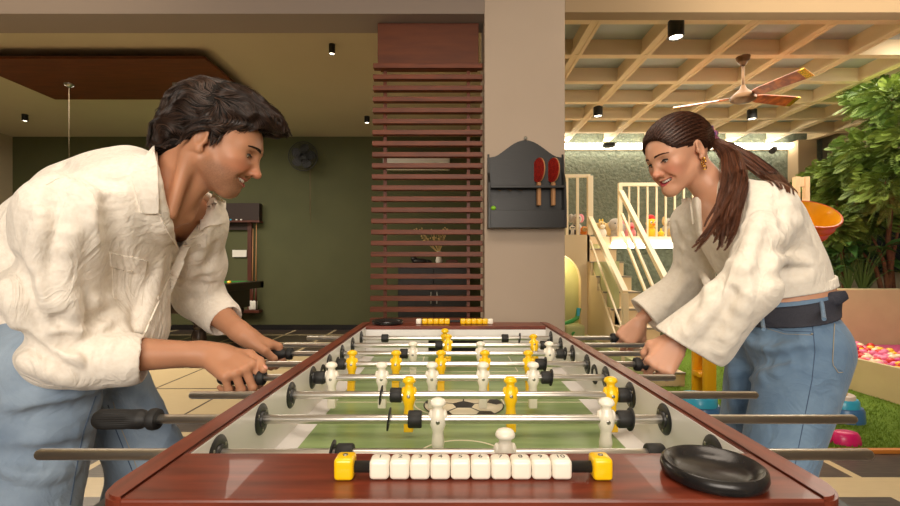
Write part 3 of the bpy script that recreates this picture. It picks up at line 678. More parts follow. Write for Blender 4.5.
# black corner guards
for sx in (-1,1):
    for y, sy in ((YN0,-1),(YF0,1)):
        P = []; x = TX+sx*(TO+.003); yy = y+sy*.022
        P = [(x, y-sy*.075), (x, yy-sy*.02), (x-sx*.006, yy-sy*.006), (x-sx*.02, yy), (x-sx*.10, yy), (x-sx*.10, y-sy*.001), (x-sx*.035, y-sy*.002), (x-sx*.012, y-sy*.045), (x-sx*.006, y-sy*.075)]
        bm = prism(BM(), P, ZT-.14, ZT-.012, axis='z'); g = fobj('corner_guard', bm, 'blackplastic')
        for q in (.06,.085):
            bm = BM(); lathe(bm, [(0,0),(.0035,0),(.003,.0015),(0,.002)], 12, Matrix.Translation((x-sx*q-TX, yy-sy*.008-1.165, ZT-.012))); obj('screw', bm, 'screw', g, True)
# pitch with ramps
fobj('pitch', boxm(TX-TI, TX+TI, YN1, YF1, ZP-.012, ZP), 'pitch')
for s in (-1,1):
    xi = TX+s*TI; x2 = TX+s*(TI-.036); bm = prism(BM(), [(xi, ZP-.001),(x2, ZP-.001),(x2, ZP+.0008),(xi, ZP+.009)], YN1, YF1, axis='y'); fobj('side_ramp', bm, 'laminate')
M['paleink'] = mat('cream_pitch_marking', srgb(222,212,186), .35)
def ring(cx, cy, r, w, z, a0=0, a1=360, n=48, z1=.0006):
    bm = BM(); rr = []
    for i in range(n+1):
        a = math.radians(a0+(a1-a0)*i/n); rr.append([bm.verts.new((cx+q*math.cos(a), cy+q*math.sin(a), z+h)) for q, h in ((r-w,0),(r-w,z1),(r,z1),(r,0))])
    for A, B in zip(rr, rr[1:]):
        for k in range(3): bm.faces.new((A[k],A[k+1],B[k+1],B[k]))
    bmesh.ops.recalc_face_normals(bm, faces=bm.faces[:]); return bm
mk = BM(); xs0, xs1 = TX-TI+.036, TX+TI-.036
box(mk, xs0, xs1, 1.163, 1.167, ZP, ZP+.0006)
for y, s in ((YN1, 1), (YF1, -1)):
    for hw_, dp in ((.20,.26),(.12,.12)):
        ya = y+s*dp; box(mk, TX-hw_, TX+hw_, ya-.002, ya+.002, ZP, ZP+.0006)
        for q in (-1,1): a, c = sorted((y, ya)); box(mk, TX+q*hw_-.002, TX+q*hw_+.002, a, c, ZP, ZP+.0006)
fobj('pitch_marking', mk, 'paleink')
for y, a0 in ((YN1+.26, 0), (YF1-.26, 180)): fobj('pitch_marking', ring(TX, y, .085, .004, ZP, a0, a0+180), 'paleink')
fobj('centre_circle', ring(TX, 1.165, .115, .004, ZP), 'paleink')
# ball emblem in the centre
bm = lathe(BM(), [(0,.0008),(.098,.0008),(.098,0),(0,0)], 48, Matrix.Translation((TX+.012,1.14,ZP+.0004))); em = fobj('ball_emblem', bm, 'paleink')
bm = BM()
def ngon(cx, cy, r, n, a0): 
    prism(bm, [(cx+r*math.cos(a0+2*math.pi*i/n), cy+r*math.sin(a0+2*math.pi*i/n)) for i in range(n)], ZP+.0012, ZP+.0018, axis='z')
ex, ey = TX+.012, 1.14; ngon(ex, ey, .030, 5, .3)
for i in range(5):
    a = .3+2*math.pi*i/5; d = Vector((math.cos(a), math.sin(a), 0)); o_ = Vector((ex,ey,0)); n_ = Vector((-d.y,d.x,0))
    prism(bm, [tuple((o_+d*q+n_*k)[:2]) for q, k in ((.028,-.0015),(.062,-.0015),(.062,.0015),(.028,.0015))], ZP+.0012, ZP+.0018, axis='z')
    prism(bm, [tuple((o_+d*q+n_*k)[:2]) for q, k in ((.062,0),(.078,-.022),(.095,-.018),(.098,0),(.095,.018),(.078,.022))], ZP+.0012, ZP+.0018, axis='z')
fobj('emblem_patch', bm, 'ink', em)
# logo ring round the emblem
fobj('emblem_outline', ring(ex, ey, .0995, .003, ZP+.0006), 'ink', em)
# serving cups in the side walls, bearings, legs
for s in (-1,1):
    T = Matrix.Translation((TX+s*(TI-.0005), 1.165, RZ-.012)) @ Matrix.Rotation(-s*math.pi/2,4,'Y'); bm = lathe(BM(), [(.0,-.001),(.013,-.001),(.015,.004),(.024,.004),(.026,0),(.0,0)], 28, T); fobj('serving_cup', bm, 'rubber', smooth=True)
for y in RY:
    for s in (-1,1):
        T = Matrix.Translation((TX+s*TI, y, RZ)) @ Matrix.Rotation(-s*math.pi/2,4,'Y'); bm = lathe(BM(), [(0,0),(.0265,0),(.0265,.003),(.024,.005),(.014,.005),(.013,.008),(.010,.009),(0,.009)], 28, T); b_ = fobj('bearing', bm, 'blackplastic', smooth=40)
        bm = BM()
        for k in range(3):
            a = k*2.094+.5; c = Vector((TX+s*(TI-.0052), y+.019*math.cos(a), RZ+.019*math.sin(a))); ball(bm, c, (.0012,.0026,.0026), 8)
        fobj('bearing_screw', bm, 'screw', b_, True)
for sx in (-1,1):
    for y in (YN0+.16, YF0-.16):
        bm = BM(); x = TX+sx*(TO-.09); prism(bm, [(x-.06,.62),(x+.06,.62),(x+.045,.03),(x-.045,.03)], y-.06, y+.06); g = fobj('leg', bm, 'black_paint'); bm = lathe(BM(), [(0,0),(.04,0),(.04,.012),(.012,.016),(.012,.03),(0,.03)], 20, Matrix.Translation((x,y,0))); fobj('foot', bm, 'blackplastic', g)
fobj('cabinet_floor', boxm(TX-TO+.03, TX+TO-.03, YN0+.03, YF0-.03, .62, .635), 'black_paint')
# ---- rods: (left end px, right end px, colour, player px, bumper px, disc px, grips)
def X_(px, Y): return (px-CX)/F*Y
rods = [
 (40, 868, 'w', [505], [345,655], [332], []),
 (155, 853, 'w', [438,606], [415,624], [389,630], ['L']),
 (192, 755, 'y', [409,510.5,611], [396,623], [381,631], []),
 (262, 673, 'w', [331.7,382,432,483,533], [320,546], [312.5,551], ['L']),
 (267, 637, 'y', [352,396,441,485,528.6], [341,540], [337,545], ['R']),
 (290, 641, 'w', [413,480.5,549], [404,560], [565], ['L']),
 (285, 650, 'y', [448,534], [439,544], [548], ['R']),
 (308, 613, 'y', [445], [385,505], [519.5], ['R'])]
def player_bm():
    """figure hanging on the rod: z=0 rod axis"""
    bm = BM()
    lathe(bm, [(0,.0375),(.006,.0368),(.0115,.034),(.0138,.0295),(.0136,.0265),(.0095,.0235),(.0082,.0205),(.0088,.0175),(.0118,.0135),(.0142,.006),(.0148,-.001),(.0138,-.009),(.0108,-.017),(.0094,-.022),(.0098,-.030),(.0112,-.040),(.0106,-.047),(.0075,-.050),(0,-.050)], 22)
    for s in (-1,1): ball(bm, (s*.011,0,.004), (.0055,.0085,.013), 12)
    for v in bm.verts: v.co.y *= .92
    return bm
pmesh = {}
for i, (x0, x1, cl, pl, bu, di, gr) in enumerate(rods):
    Y = RY[i]; xa, xb = X_(x0,Y), X_(x1,Y); num = ['nearest','second nearest','third nearest','fourth nearest','fourth farthest','third farthest','second farthest','farthest'][i]
    colour = {'w':'white','y':'yellow'}[cl]
    bm = BM(); tube(bm, [(xa-.004,0,0),(xa,0,0),(xb,0,0),(xb+.004,0,0)], [.0055,.0078,.0078,.0055], 20); R = obj('rod', bm, 'steel', FT, True); R.location = (-TX, Y-1.165, RZ)
    for j, px in enumerate(pl):
        x = X_(px, Y)
        tilt = {0:.1,1:.05,2:-.10,3:.06,4:-.16,5:.05,6:-.45,7:.3}[i]
        if cl not in pmesh:
            b1 = player_bm(); box(b1, -.0095,.0095,-.0085,.0085,-.072,-.047,.002); lathe(b1, [(0,0),(.0036,0),(.0034,.0012),(.001,.0008),(0,.0008)], 14, Matrix.Translation((0,-.0128,-.001)) @ Matrix.Rotation(math.pi/2,4,'X'), 1)
            me = bpy.data.meshes.new('player'); b1.to_mesh(me); b1.free(); me.materials.append(M[cl+'plastic']); me.materials.append(M['screw']); pmesh[cl] = me
        p = link(bpy.data.objects.new('player', pmesh[cl]), R); p.location = (x,0,0); p.rotation_euler = (tilt,0,0)
    for px in bu:
        x = X_(px, Y); T = Matrix.Translation((x,0,0)) @ Matrix.Rotation(math.pi/2,4,'Y'); w_ = .0115 if i < 6 else .012
        obj('bumper', lathe(BM(), [(.0078,-w_),(.0135,-w_),(.0148,-w_+.002),(.0148,w_-.002),(.0135,w_),(.0078,w_)], 24, T), 'rubber', R, True)
    for px in di:
        x = X_(px, Y); T = Matrix.Translation((x,0,0)) @ Matrix.Rotation(math.pi/2+.12,4,'Y'); obj('washer', lathe(BM(), [(.0078,-.001),(.0195,-.001),(.0195,.001),(.0078,.001)], 28, T), 'rubber', R)
    for g in gr:
        s = -1 if g == 'L' else 1; xe = xa if g == 'L' else xb
        ln = .100; off = {1:.006,3:.02,5:.0,4:.0,6:-.006,7:.0}[i]
        bm = BM(); n = 30; T = Matrix.Translation((xe,0,0)) @ Matrix.Rotation(s*math.pi/2,4,'Y')
        prof = [(0,ln),(.013,ln),(.0165,ln-.006),(.0172,ln-.02),(.0165,ln-.05),(.0160,.045),(.0168,.026),(.0155,.020),(.0125,.016),(.0125,.011),(.0175,.007),(.0185,.001),(.0170,-.006),(.0095,-.008),(.0078,-.008)]
        if i in (6,): prof = [(0,.03),(.012,.03),(.015,.022),(.015,.006),(.011,.002),(.011,-.002),(.014,-.006),(.0078,-.010)]
        rings = []
        for r, z in prof:
            rings.append([bm.verts.new(T @ Vector(((r*(1-.055*(k%2)*(1 if .02 < z < ln-.004 and i != 6 else 0)))*math.cos(2*math.pi*k/60), (r*(1-.055*(k%2)*(1 if .02 < z < ln-.004 and i != 6 else 0)))*math.sin(2*math.pi*k/60), z))) for k in range(60)])
        for a, b in zip(rings, rings[1:]):
            for k in range(60): bm.faces.new((a[k],a[(k+1)%60],b[(k+1)%60],b[k]))
        bmesh.ops.recalc_face_normals(bm, faces=bm.faces[:]); bmesh.ops.remove_doubles(bm, verts=bm.verts[:], dist=1e-6)
        obj('handle', bm, 'rubber', R, 40)
# ---- scorers
def cube_bm(h): return boxm(-h, h, -h, h, -h, h, .0045, seg=4)
c = .0107
t = thing('score_counter', 'row of white cubes numbered 1 to 10 between two yellow blocks on the near rail', 'score counter', (0, .502, ZT+c+.0005))
xa, xb = X_(345,.50), X_(601,.50); bm = BM(); tube(bm, [(xa,0,0),(xb,0,0)], .0062, 14); obj('counter_rod', bm, 'rubber', t)
for k in range(10):
    x = X_(380+20.1*k+0, .50); o = obj('score_cube', cube_bm(c), 'wplastic', t, True); o.location = (x,0,0); text('numeral', str(k+1), .0105, 'ink', o, (0,.001,c), (0,0,0), .0002)
for x in (xa, xb): o = obj('end_block', boxm(-.0105,.0105,-.0115,.0115,-c-.0005,.0125,.004,seg=3), 'yplastic', t, True); o.location = (x,0,0); obj('screw', lathe(BM(), [(0,0),(.003,0),(.0028,.001),(0,.0012)], 12, Matrix.Translation((0,0,.0125))), 'screw', o)
t = thing('score_counter', 'row of yellow cubes on the far rail in front of the pillar', 'score counter', (0, 1.82, ZT+c+.0005))
bm = BM(); tube(bm, [(X_(418,1.82),0,0),(X_(490,1.82),0,0)], .005, 12); obj('counter_rod', bm, 'rubber', t)
for k in range(5):
    for base in (425, 463): o = obj('score_cube', cube_bm(c), 'yplastic', t, True); o.location = (X_(base+5.5*k,1.82),0,0)
for px in (418.8, 490.2): o = obj('end_block', cube_bm(c), 'wplastic', t, True); o.location = (X_(px,1.82),0,0)
# ---- ashtrays
def ashtray(loc, r, label):
    pr = [(0,0),(r*.86,0),(r*.97,.003),(r,.008),(r*.98,.0145),(r*.92,.0165),(r*.83,.015),(r*.74,.010),(r*.62,.006),(0,.005)]
    o = obj('ashtray', lathe(BM(), pr, 56), 'castiron', None, True, loc); tag(o, label, 'ashtray')
ashtray((.2865,.502,ZT), .0525, 'round black glazed ashtray on the near right of the table rail')
ashtray((-.247,1.825,ZT), .062, 'round black ashtray on the far left of the table rail')
# ================================================================ PLAY AREA
M['turf'] = mat('green_turf', srgb(102,142,26), .95, col2=srgb(142,174,48), nscale=60, bump=1, bscale=300, bdist=.02)
struct('floor_turf', boxm(1.0, XR, 2.80, 7.9, 0, .018), 'turf')
M['orange_trim'] = mat('orange_edge_strip', srgb(206,128,50), .5)
struct('trim_6', boxm(1.0, XR, 2.765, 2.80, 0, .024, .003), 'orange_trim')
# grass blades near the visible edge
bm = BM(); rr = random.Random(11)
for i in range(16000):
    y = 2.81+2.2*rr.random()**1.4; x = rr.uniform(1.15, 1.0+.92*y); a = rr.random()*6.28; h = rr.uniform(.012,.026); dx, dy = math.cos(a)*.0035, math.sin(a)*.0035; lx, ly = rr.gauss(0,.008), rr.gauss(0,.008)
    f = bm.faces.new((bm.verts.new((x-dx,y-dy,.016)), bm.verts.new((x+dx,y+dy,.016)), bm.verts.new((x+lx,y+ly,.016+h))))
o = obj('grass', bm, 'turf'); tag(o, 'short green artificial grass blades on the play area floor', 'grass', kind='stuff')

# ---- play platform with stairs and railings
M['step_edge'] = mat('grey_step_edge', srgb(150,140,128), .5)
PZ = 1.53
t = thing('play_platform', 'raised cream play platform with steps, white railings and an arched opening', 'play structure', (2.4, 6.6, 0))
T0 = Vector((2.4,6.6,0))
def pobj(name, bm, m, parent=None, smooth=False):
    bmesh.ops.translate(bm, vec=-T0, verts=bm.verts[:]); return obj(name, bm, m, parent or t, smooth)
pobj('deck', boxm(1.22, 4.3, 6.25, YF-.02, PZ-.10, PZ, .004), 'play_paint')
pobj('support_wall', boxm(2.22, 4.3, 6.75, 6.85, 0, PZ-.10), 'rough_wall')
pobj('edge_board', boxm(2.18, 4.3, 6.22, 6.26, PZ-.11, PZ+.0, .003), 'play_paint')
# arched front wall on the left
ax0, ax1 = 1.21, 1.79; Ya = 5.9; bm = BM(); P = []
arch_x0, arch_x1 = X_(560,Ya), X_(581,Ya); za = wz(255,Ya); zc_ = wz(283,Ya)
N_ = 12; outer = [(ax0, PZ), (ax1, PZ), (ax1, 0), (arch_x1, 0)]
arc_ = [(arch_x0+(arch_x1-arch_x0)*math.cos(math.radians(90*i/N_)), zc_+(za-zc_)*math.sin(math.radians(90*i/N_))) for i in range(N_+1)]
prism(bm, outer+arc_+[(ax0, za)], Ya, Ya+.10); pobj('arched_wall', bm, 'play_paint')
pobj('side_wall', boxm(1.70, 1.79, 4.1, 5.9, 0, .25), 'play_green'); pobj('deck_landing', boxm(1.22, 1.79, Ya+.1, 6.25, PZ-.10, PZ), 'play_paint')
pobj('inner_wall', boxm(1.79, 1.84, 5.0, 6.3, 0, PZ-.35), 'play_green'); pobj('back_wall', boxm(1.21, 2.22, 6.30, 6.34, 0, PZ-.10), 'play_green'); pobj('landing_side', boxm(1.76, 1.80, 5.9, 6.3, PZ-.36, PZ-.001), 'play_paint')
for i in range(9):
    z = PZ-.173*(i+1); y0 = 6.25-.25*(i+1)
    if z <= 0: break
    s_ = pobj('step', boxm(1.76, 2.17, y0, 6.3, max(0,z-.173), z), 'play_paint'); pobj('nosing', boxm(1.75, 2.175, y0-.012, y0+.02, z-.018, z+.002, .003), 'step_edge', s_)
# railings
def bar(bm, a, b, w): 
    a = Vector(a); b = Vector(b); d = (b-a).normalized(); x = Vector((1,0,0)) if abs(d.x) < .9 else Vector((0,1,0)); u = d.cross(x).normalized(); v = d.cross(u)
    A = [bm.verts.new(a+(u*p+v*q)*w/2) for p,q in ((-1,-1),(1,-1),(1,1),(-1,1))]; B = [bm.verts.new(b+(u*p+v*q)*w/2) for p,q in ((-1,-1),(1,-1),(1,1),(-1,1))]
    for f in (A[::-1], B, *[(A[i],A[(i+1)%4],B[(i+1)%4],B[i]) for i in range(4)]): bm.faces.new(f)
M['rail_white'] = mat('cream_metal_rail', srgb(244,226,190), .4)
bm = BM(); Y1_ = 5.93; xs_ = [X_(p,Y1_) for p in (567,577.5,590)]; zt_ = wz(176,Y1_)
for i, x in enumerate(xs_): bar(bm, (x,Y1_,PZ), (x,Y1_,zt_), .065 if i == 2 else .03)
bar(bm, (1.21,Y1_,zt_), (xs_[2],Y1_,zt_), .04); pobj('railing', bm, 'rail_white')
bm = BM(); Y2 = 6.3; zt2 = wz(184.5,Y2); x0_ = X_(620,Y2)
bar(bm, (x0_,Y2,PZ-.04), (x0_,Y2,zt2+.02), .05); bar(bm, (x0_,Y2,zt2), (4.28,Y2,zt2), .045)
k = 1
while x0_+.125*k < 4.28: bar(bm, (x0_+.125*k,Y2,PZ), (x0_+.125*k,Y2,zt2), .022); k += 1
pobj('railing', bm, 'rail_white')
bm = BM()     # left stair hand rail
a = W(590,218,5.9); b = W(625,293,4.5); bar(bm, a, b, .055); bar(bm, b, (b.x,b.y,.02), .055)
a2 = W(590,240,5.9); b2 = W(623,330,4.5); bar(bm, a2, b2, .018); a3 = W(591,262,5.9); b3 = W(623,358,4.5); bar(bm, a3, b3, .018); pobj('stair_rail', bm, 'rail_white')
bm = BM(); a = W(621,192,6.2); b = W(672,292,4.5); bar(bm, a, b, .055); bar(bm, b, (b.x,b.y,.02), .055); a2 = W(622,214,6.2); b2 = W(661,306,4.6); bar(bm, a2, b2, .028); a3 = W(622,232,6.2); b3 = W(656,318,4.6); bar(bm, a3, b3, .028); pobj('stair_rail', bm, 'rail_white')
t = thing('edge_light', 'bright strip light under the edge of the play platform', 'light', (3.6, 6.20, PZ-.13))
obj('light_strip', boxm(-1.42, .68, -.03, .02, -.025, .03, .004), 'led', t)
# tunnel interior glow: lamp tube inside arch
t = thing('play_tunnel', 'pale yellow striped play tunnel lining inside the arched opening', 'tunnel', (1.45, 6.1, 0))
M['tunnel'] = mat('pale_yellow_lining', srgb(250,226,160), .6)
bm = BM(); 
for i in range(6): box(bm, -.16+.06*i, -.105+.06*i, .25, .30, 0, 1.35, .01)
obj('lining_strip', bm, 'tunnel', t); obj('lining_back', boxm(-.22, .33, .30, .34, 0, 1.42), 'tunnel', t)
l = bpy.data.lights.new('tunnel_lamp','POINT'); l.energy = 6; l.color = (1,.85,.5); l.shadow_soft_size = .05; o = bpy.data.objects.new('tunnel_lamp', l); COL.objects.link(o); o.location = (1.45,6.12,1.2)
t = thing('toy_hose', 'green and blue looped toy hose at the foot of the arched opening', 'toy', (1.62, 5.75, .25))
bm = BM(); tube(bm, [W(574,334,5.5)-Vector((1.62,5.75,.25))]+[W(p,q,5.6)-Vector((1.62,5.75,.25)) for p,q in ((568,330),(563,324),(572,321),(577,318),(579,308))], .028, 12); obj('hose', bm, 'green_plastic', t, True)
bm = BM(); tube(bm, [W(p,q,5.58)-Vector((1.62,5.75,.25)) for p,q in ((578.2,316),(578.5,308))], .02, 10); obj('blue_band', bm, 'cyan_plastic', t, True)
o = obj('toy_stand', boxm(-.12,.12,-.12,.12,0,.42,.03), 'play_green', None, False, (1.50,5.62,0)); tag(o, 'low pale green block standing under the toy hose', 'block')

# ---- plush toys on the platform
def plush(name, label, px, py, Y, parts, group='plush toys on the play platform'):
    """parts: (dx,dz,rx,rz,mat,partname) in pixels relative to (px,py)"""
    t = thing(name, label, 'plush toy', (X_(px,Y), Y, PZ), 0, group); s = Y/F; low = min(z-rz for _,z,_,rz,*_ in parts)
    for dx, dz, rx, rz, m, pn, *yy in parts:
        dy = yy[0] if yy else 0; obj(pn, ball(BM(), (dx*s, dy*s, (dz-low)*s), (rx*s, min(rx,rz)*s*(yy[1] if len(yy) > 1 else .85), rz*s), 18), m, t, True)
def eyes(y): return [(-1.3,2.2,.5,.5,'ink','eye',y),(1.3,2.2,.5,.5,'ink','eye',y)]
plush('plush_elephant', 'pale grey plush elephant with big ears behind the left railing', 576, 225, 6.2, [(0,-6,6,7,'plush_grey','body'),(0,4,5,5,'plush_grey','head',-2),(-5,5,3,4.5,'plush_grey','ear'),(5,5,3,4.5,'plush_pink','ear'),(0,0,1.4,4,'plush_grey','trunk',-6),(-1.8,5,.5,.6,'ink','eye',-6.4),(1.8,5,.5,.6,'ink','eye',-6.4)])
plush('plush_panda', 'small black and white plush panda at the platform edge', 572, 233, 6.0, [(0,-3,3.2,3.2,'plush_white','body'),(0,1,2.8,2.6,'plush_white','head',-1),(-2.2,3.4,1.1,1.1,'plush_black','ear'),(2.2,3.4,1.1,1.1,'plush_black','ear'),(-2.6,-3,1.3,2.4,'plush_black','arm',-1.5),(2.6,-3,1.3,2.4,'plush_black','arm',-1.5),(-1,1.3,.7,.8,'plush_black','eye',-3.4),(1,1.3,.7,.8,'plush_black','eye',-3.4)])
plush('plush_lion', 'small orange plush lion with a mane at the platform edge', 584, 234, 6.0, [(0,-2.5,4,2.6,'plush_orange','body'),(0,.6,3.6,3.4,'plush_orange','mane'),(0,.6,2.3,2.2,'plush_tan','head',-2.4),(-.8,1.1,.35,.35,'ink','eye',-4.6),(.8,1.1,.35,.35,'ink','eye',-4.6)])
plush('plush_giraffe', 'beige plush animal with yellow horns between the two railings', 601, 224, 6.9, [(0,-5,5.5,6,'plush_white','body'),(0,3,4,4,'plush_tan','head',-2),(-4,4,2.2,1.6,'plush_tan','ear'),(4,4,2.2,1.6,'plush_tan','ear'),(-1.4,7.5,.9,2,'plush_yellow','horn'),(1.4,7.5,.9,2,'plush_yellow','horn'),(0,1.6,2.4,1.8,'plush_white','muzzle',-5),(-1.4,4,.5,.5,'ink','eye',-5.6),(1.4,4,.5,.5,'ink','eye',-5.6)])
plush('plush_elephant', 'large grey plush elephant with a drooping ear beside the railing post', 616, 227, 7.1, [(2,-3,9,9,'plush_grey','body'),(-2,3,6.5,6.5,'plush_grey','head',-3),(-7,-1,3.5,7,'plush_tan','ear'),(6,1,3.5,7,'plush_pink','ear'),(-1,-4,2,5,'plush_grey','trunk',-8),(-4,4,.7,.7,'ink','eye',-9),(1,4,.7,.7,'ink','eye',-9),(-3,-9,3,2.4,'plush_grey','foot',-5),(6,-9,3,2.4,'plush_grey','foot',-5)])
plush('plush_bird', 'yellow plush bird with a red cap behind the long railing', 651, 224, 6.75, [(0,-6,5,5.5,'plush_yellow','body'),(0,3,5.5,5,'plush_yellow','head',-1),(0,8.5,4,3.5,'plush_red','cap'),(-4,-6,2,4,'plush_red','wing'),(4.2,-6,2,4,'plush_yellow','wing'),(0,1.5,1.8,1.2,'plush_orange','beak',-6.5),(-1.9,3.8,1.1,1.4,'white','eye',-5.2),(1.9,3.8,1.1,1.4,'white','eye',-5.2),(-1.7,3.7,.5,.7,'ink','pupil',-6.2),(1.7,3.7,.5,.7,'ink','pupil',-6.2),(-2,-11,2,1.2,'plush_orange','foot',-3),(2,-11,2,1.2,'plush_orange','foot',-3)])
plush('plush_rabbit', 'grey and tan plush rabbit on the platform beside the woman\'s face', 669, 227, 6.8, [(0,-4,7,8,'plush_grey','body'),(-1,4,5,4.5,'plush_grey','head',-2),(3,6,2.4,4.5,'plush_tan','ear'),(-5,6,2,4.5,'plush_tan','ear'),(0,-5,4,5,'plush_tan','belly',-4),(-2.6,5,.5,.5,'ink','eye',-6),(.8,5,.5,.5,'ink','eye',-6)])
plush('plush_star', 'small yellow plush star toy leaning by the red-capped bird', 661, 231, 6.7, [(0,0,3,3,'plush_yellow','body'),(0,3.4,1.1,2.2,'plush_yellow','point'),(-3,.8,2,1,'plush_yellow','point'),(3,.8,2,1,'plush_yellow','point'),(-1.8,-3,1.2,1.8,'plush_yellow','point'),(1.8,-3,1.2,1.8,'plush_yellow','point')])
plush('plush_pig', 'pink plush toy tucked behind the white railing post', 630, 228, 7.0, [(0,-5,6,6,'plush_pink','body'),(0,2,4,4,'plush_pink','head',-2),(-3,5,1.4,2,'plush_pink','ear'),(3,5,1.4,2,'plush_pink','ear'),(0,1,1.6,1.2,'plush_red','snout',-5.6)])

# ---- timber frame and plastic bucket seat behind the woman
Yp = 5.6; t = thing('wooden_post_frame', 'light wooden frame of two posts standing behind the woman\'s back', 'frame', (X_(800,Yp), Yp, 0))
M['light_wood'] = mat('light_birch_wood', srgb(226,190,146), .5, col2=srgb(214,176,132), nscale=6, stretch=(8,8,1))
zt3 = wz(177,Yp)
obj('post', boxm(-.075, -.015, -.03, .03, 0, zt3, .004), 'light_wood', t); obj('post', boxm(.045, .10, -.03, .03, 0, zt3, .004), 'light_wood', t); obj('crosspiece', boxm(-.015, .045, -.015, .015, zt3-.12, zt3-.005, .003), 'light_wood', t)
Yb_ = 3.6; t = thing('plastic_tub', 'orange ribbed plastic tub with a yellow inside behind the woman\'s shoulder', 'tub', (X_(812,Yb_), Yb_, 0))
zc2 = wz(214,Yb_); r_ = .195; pr = [(.10,-.29),(.128,-.24),(.134,-.225),(.13,-.22),(.155,-.17),(.162,-.155),(.157,-.15),(.175,-.10),(.182,-.085),(.177,-.08),(.188,-.03),(.200,-.018),(.202,0),(.195,.006)]
obj('outer_shell', lathe(BM(), [(0,-.29)]+pr+[(.185,.004)], 40, rotT((0,0,zc2), math.radians(38), math.radians(-6))), 'orange_plastic', t, 40)
obj('inner_bowl', lathe(BM(), [(.186,.0045),(.17,-.03),(.15,-.10),(.12,-.18),(0,-.2)], 40, rotT((0,0,zc2), math.radians(38), math.radians(-6))), 'amber_plastic', t, True)
bm = BM(); tube(bm, [(0,0,.02),(0,0,zc2-.28)], .035, 16); obj('pole', bm, 'amber_plastic', t); obj('base', lathe(BM(), [(0,.018),(.2,.018),(.19,.06),(.05,.09),(0,.09)], 32), 'orange_plastic', t, True)
# orange toddler slide behind the woman
t = thing('toy_slide', 'orange and amber plastic toddler slide half hidden behind the woman', 'slide', (2.35, 3.7, .018))
def so(name, bm, m): bmesh.ops.translate(bm, vec=(-2.35,-3.7,-.018), verts=bm.verts[:]); return obj(name, bm, m, t, 40)
bm = BM(); A = []; 
pts = [(2.0,.96),(2.04,.94),(2.12,.86),(2.25,.66),(2.42,.42),(2.62,.20),(2.85,.10)]
prism(bm, [(x,z) for x,z in pts]+[(x,z-.04) for x,z in pts[::-1]], 3.55, 3.76); so('chute', bm, 'orange_plastic')
for y in (3.53,3.76): so('side_lip', prism(BM(), [(x,z+.07) for x,z in pts]+[(x,z-.05) for x,z in pts[::-1]], y, y+.03), 'orange_plastic')
so('leg', boxm(1.98, 2.06, 3.55, 3.62, .018, .90, .01), 'amber_plastic'); so('leg', boxm(1.98, 2.06, 3.74, 3.78, .018, .90, .01), 'amber_plastic')
for z in (.25,.5,.72): so('ladder_step', boxm(1.96, 2.08, 3.62, 3.74, z, z+.04, .01), 'amber_plastic')

# ---- balance stones and blocks on the turf
def dome(name, label, px, py, r, m, h=.06, sq=1.0, rz=0, extra=None, grp=None):
    Y = (CZ-.018)*F/(py-HY); o = obj(name, lathe(BM(), [(0,0),(r,0),(r*1.0,h*.2),(r*.93,h*.62),(r*.76,h*.92),(r*.5,h),(0,h)], 28), m, None, 45, (X_(px,Y), Y, .018)); o.scale = (1,sq,1); o.rotation_euler = (0,0,rz); bpy.context.view_layer.update(); tag(o, label, 'toy', grp); return o
gs = 'plastic toys on the turf'
o = dome('stepping_stone', 'magenta plastic stepping stone on the turf beside the woman\'s leg', 846, 443, .085, 'pink_plastic', .075, .75, grp=gs)
o = dome('stepping_stone', 'smaller crimson stepping stone between magenta stone and jeans', 825, 440, .05, 'pink_plastic', .07, .9, grp=gs); 
def tower(px, py, levels, label):
    Y = (CZ-.018)*F/(py-HY); t = thing('stacking_steps', label, 'toy', (X_(px,Y), Y, .018), 0, gs); z = 0
    for i, (w_, h_, m, sh) in enumerate(levels):
        bm = lathe(BM(), [(0,z),(w_,z),(w_*.97,z+h_*.8),(w_*.88,z+h_),(0,z+h_)], 28, Matrix.Translation((sh,0,0))); obj('tier', bm, m, t, 40); z += h_
tower(845, 420, [(.115,.10,'blue_plastic',0),(.10,.06,'cyan_plastic',-.02),(.085,.03,'white_plastic',-.03),(.06,.09,'sun_plastic',-.06)], 'blue, cyan and yellow stacked plastic steps right of the woman\'s jeans')
tower(702, 416, [(.13,.09,'blue_plastic',.0),(.13,.07,'cyan_plastic',-.03)], 'blue and cyan plastic step on the turf left of the woman\'s legs')
tower(708, 392, [(.06,.07,'red_plastic',0),(.05,.07,'sun_plastic',.005)], 'red and yellow stacked cups on the turf left of the amber slide leg')
tower(632, 362, [(.10,.07,'red_plastic',0),(.07,.04,'sun_plastic',0)], 'red plastic dome on the turf beyond the woman\'s hands')

# ---- planter, ball pit
bx0 = 3.62; t = thing('ball_pit', 'low beige ball pit box on the turf at the right', 'ball pit', (4.3, 4.4, .018))
M['pit_wood'] = mat('beige_laminate_board', srgb(212,194,150), .5, col2=srgb(204,185,142), nscale=4)
so2 = lambda name, bm: (bmesh.ops.translate(bm, vec=(-4.3,-4.4,-.018), verts=bm.verts[:]), obj(name, bm, 'pit_wood', t))[1]
so2('side_board', boxm(bx0-.02, bx0+.02, 3.3, 5.5, .018, .31, .003)); so2('front_board', boxm(bx0, 5.9, 3.28, 3.32, .018, .31, .003)); so2('side_board', boxm(5.88, 5.92, 3.3, 5.5, .018, .31, .003)); so2('base', boxm(bx0, 5.9, 3.3, 5.5, .018, .05))
o = obj('planter', boxm(0,3.0,0,.25,0,.85,.004), 'pit_wood', None, False, (3.35,5.52,0)); tag(o, 'tall beige planter wall behind the ball pit', 'planter')
M['soil'] = mat('dark_soil', srgb(46,36,28), .95, bump=1, bscale=40)
o = obj('planting_soil', boxm(4.35,6.3,5.77,7.6,0,.78), 'soil'); tag(o, 'dark soil in the planter behind the beige wall', 'soil')
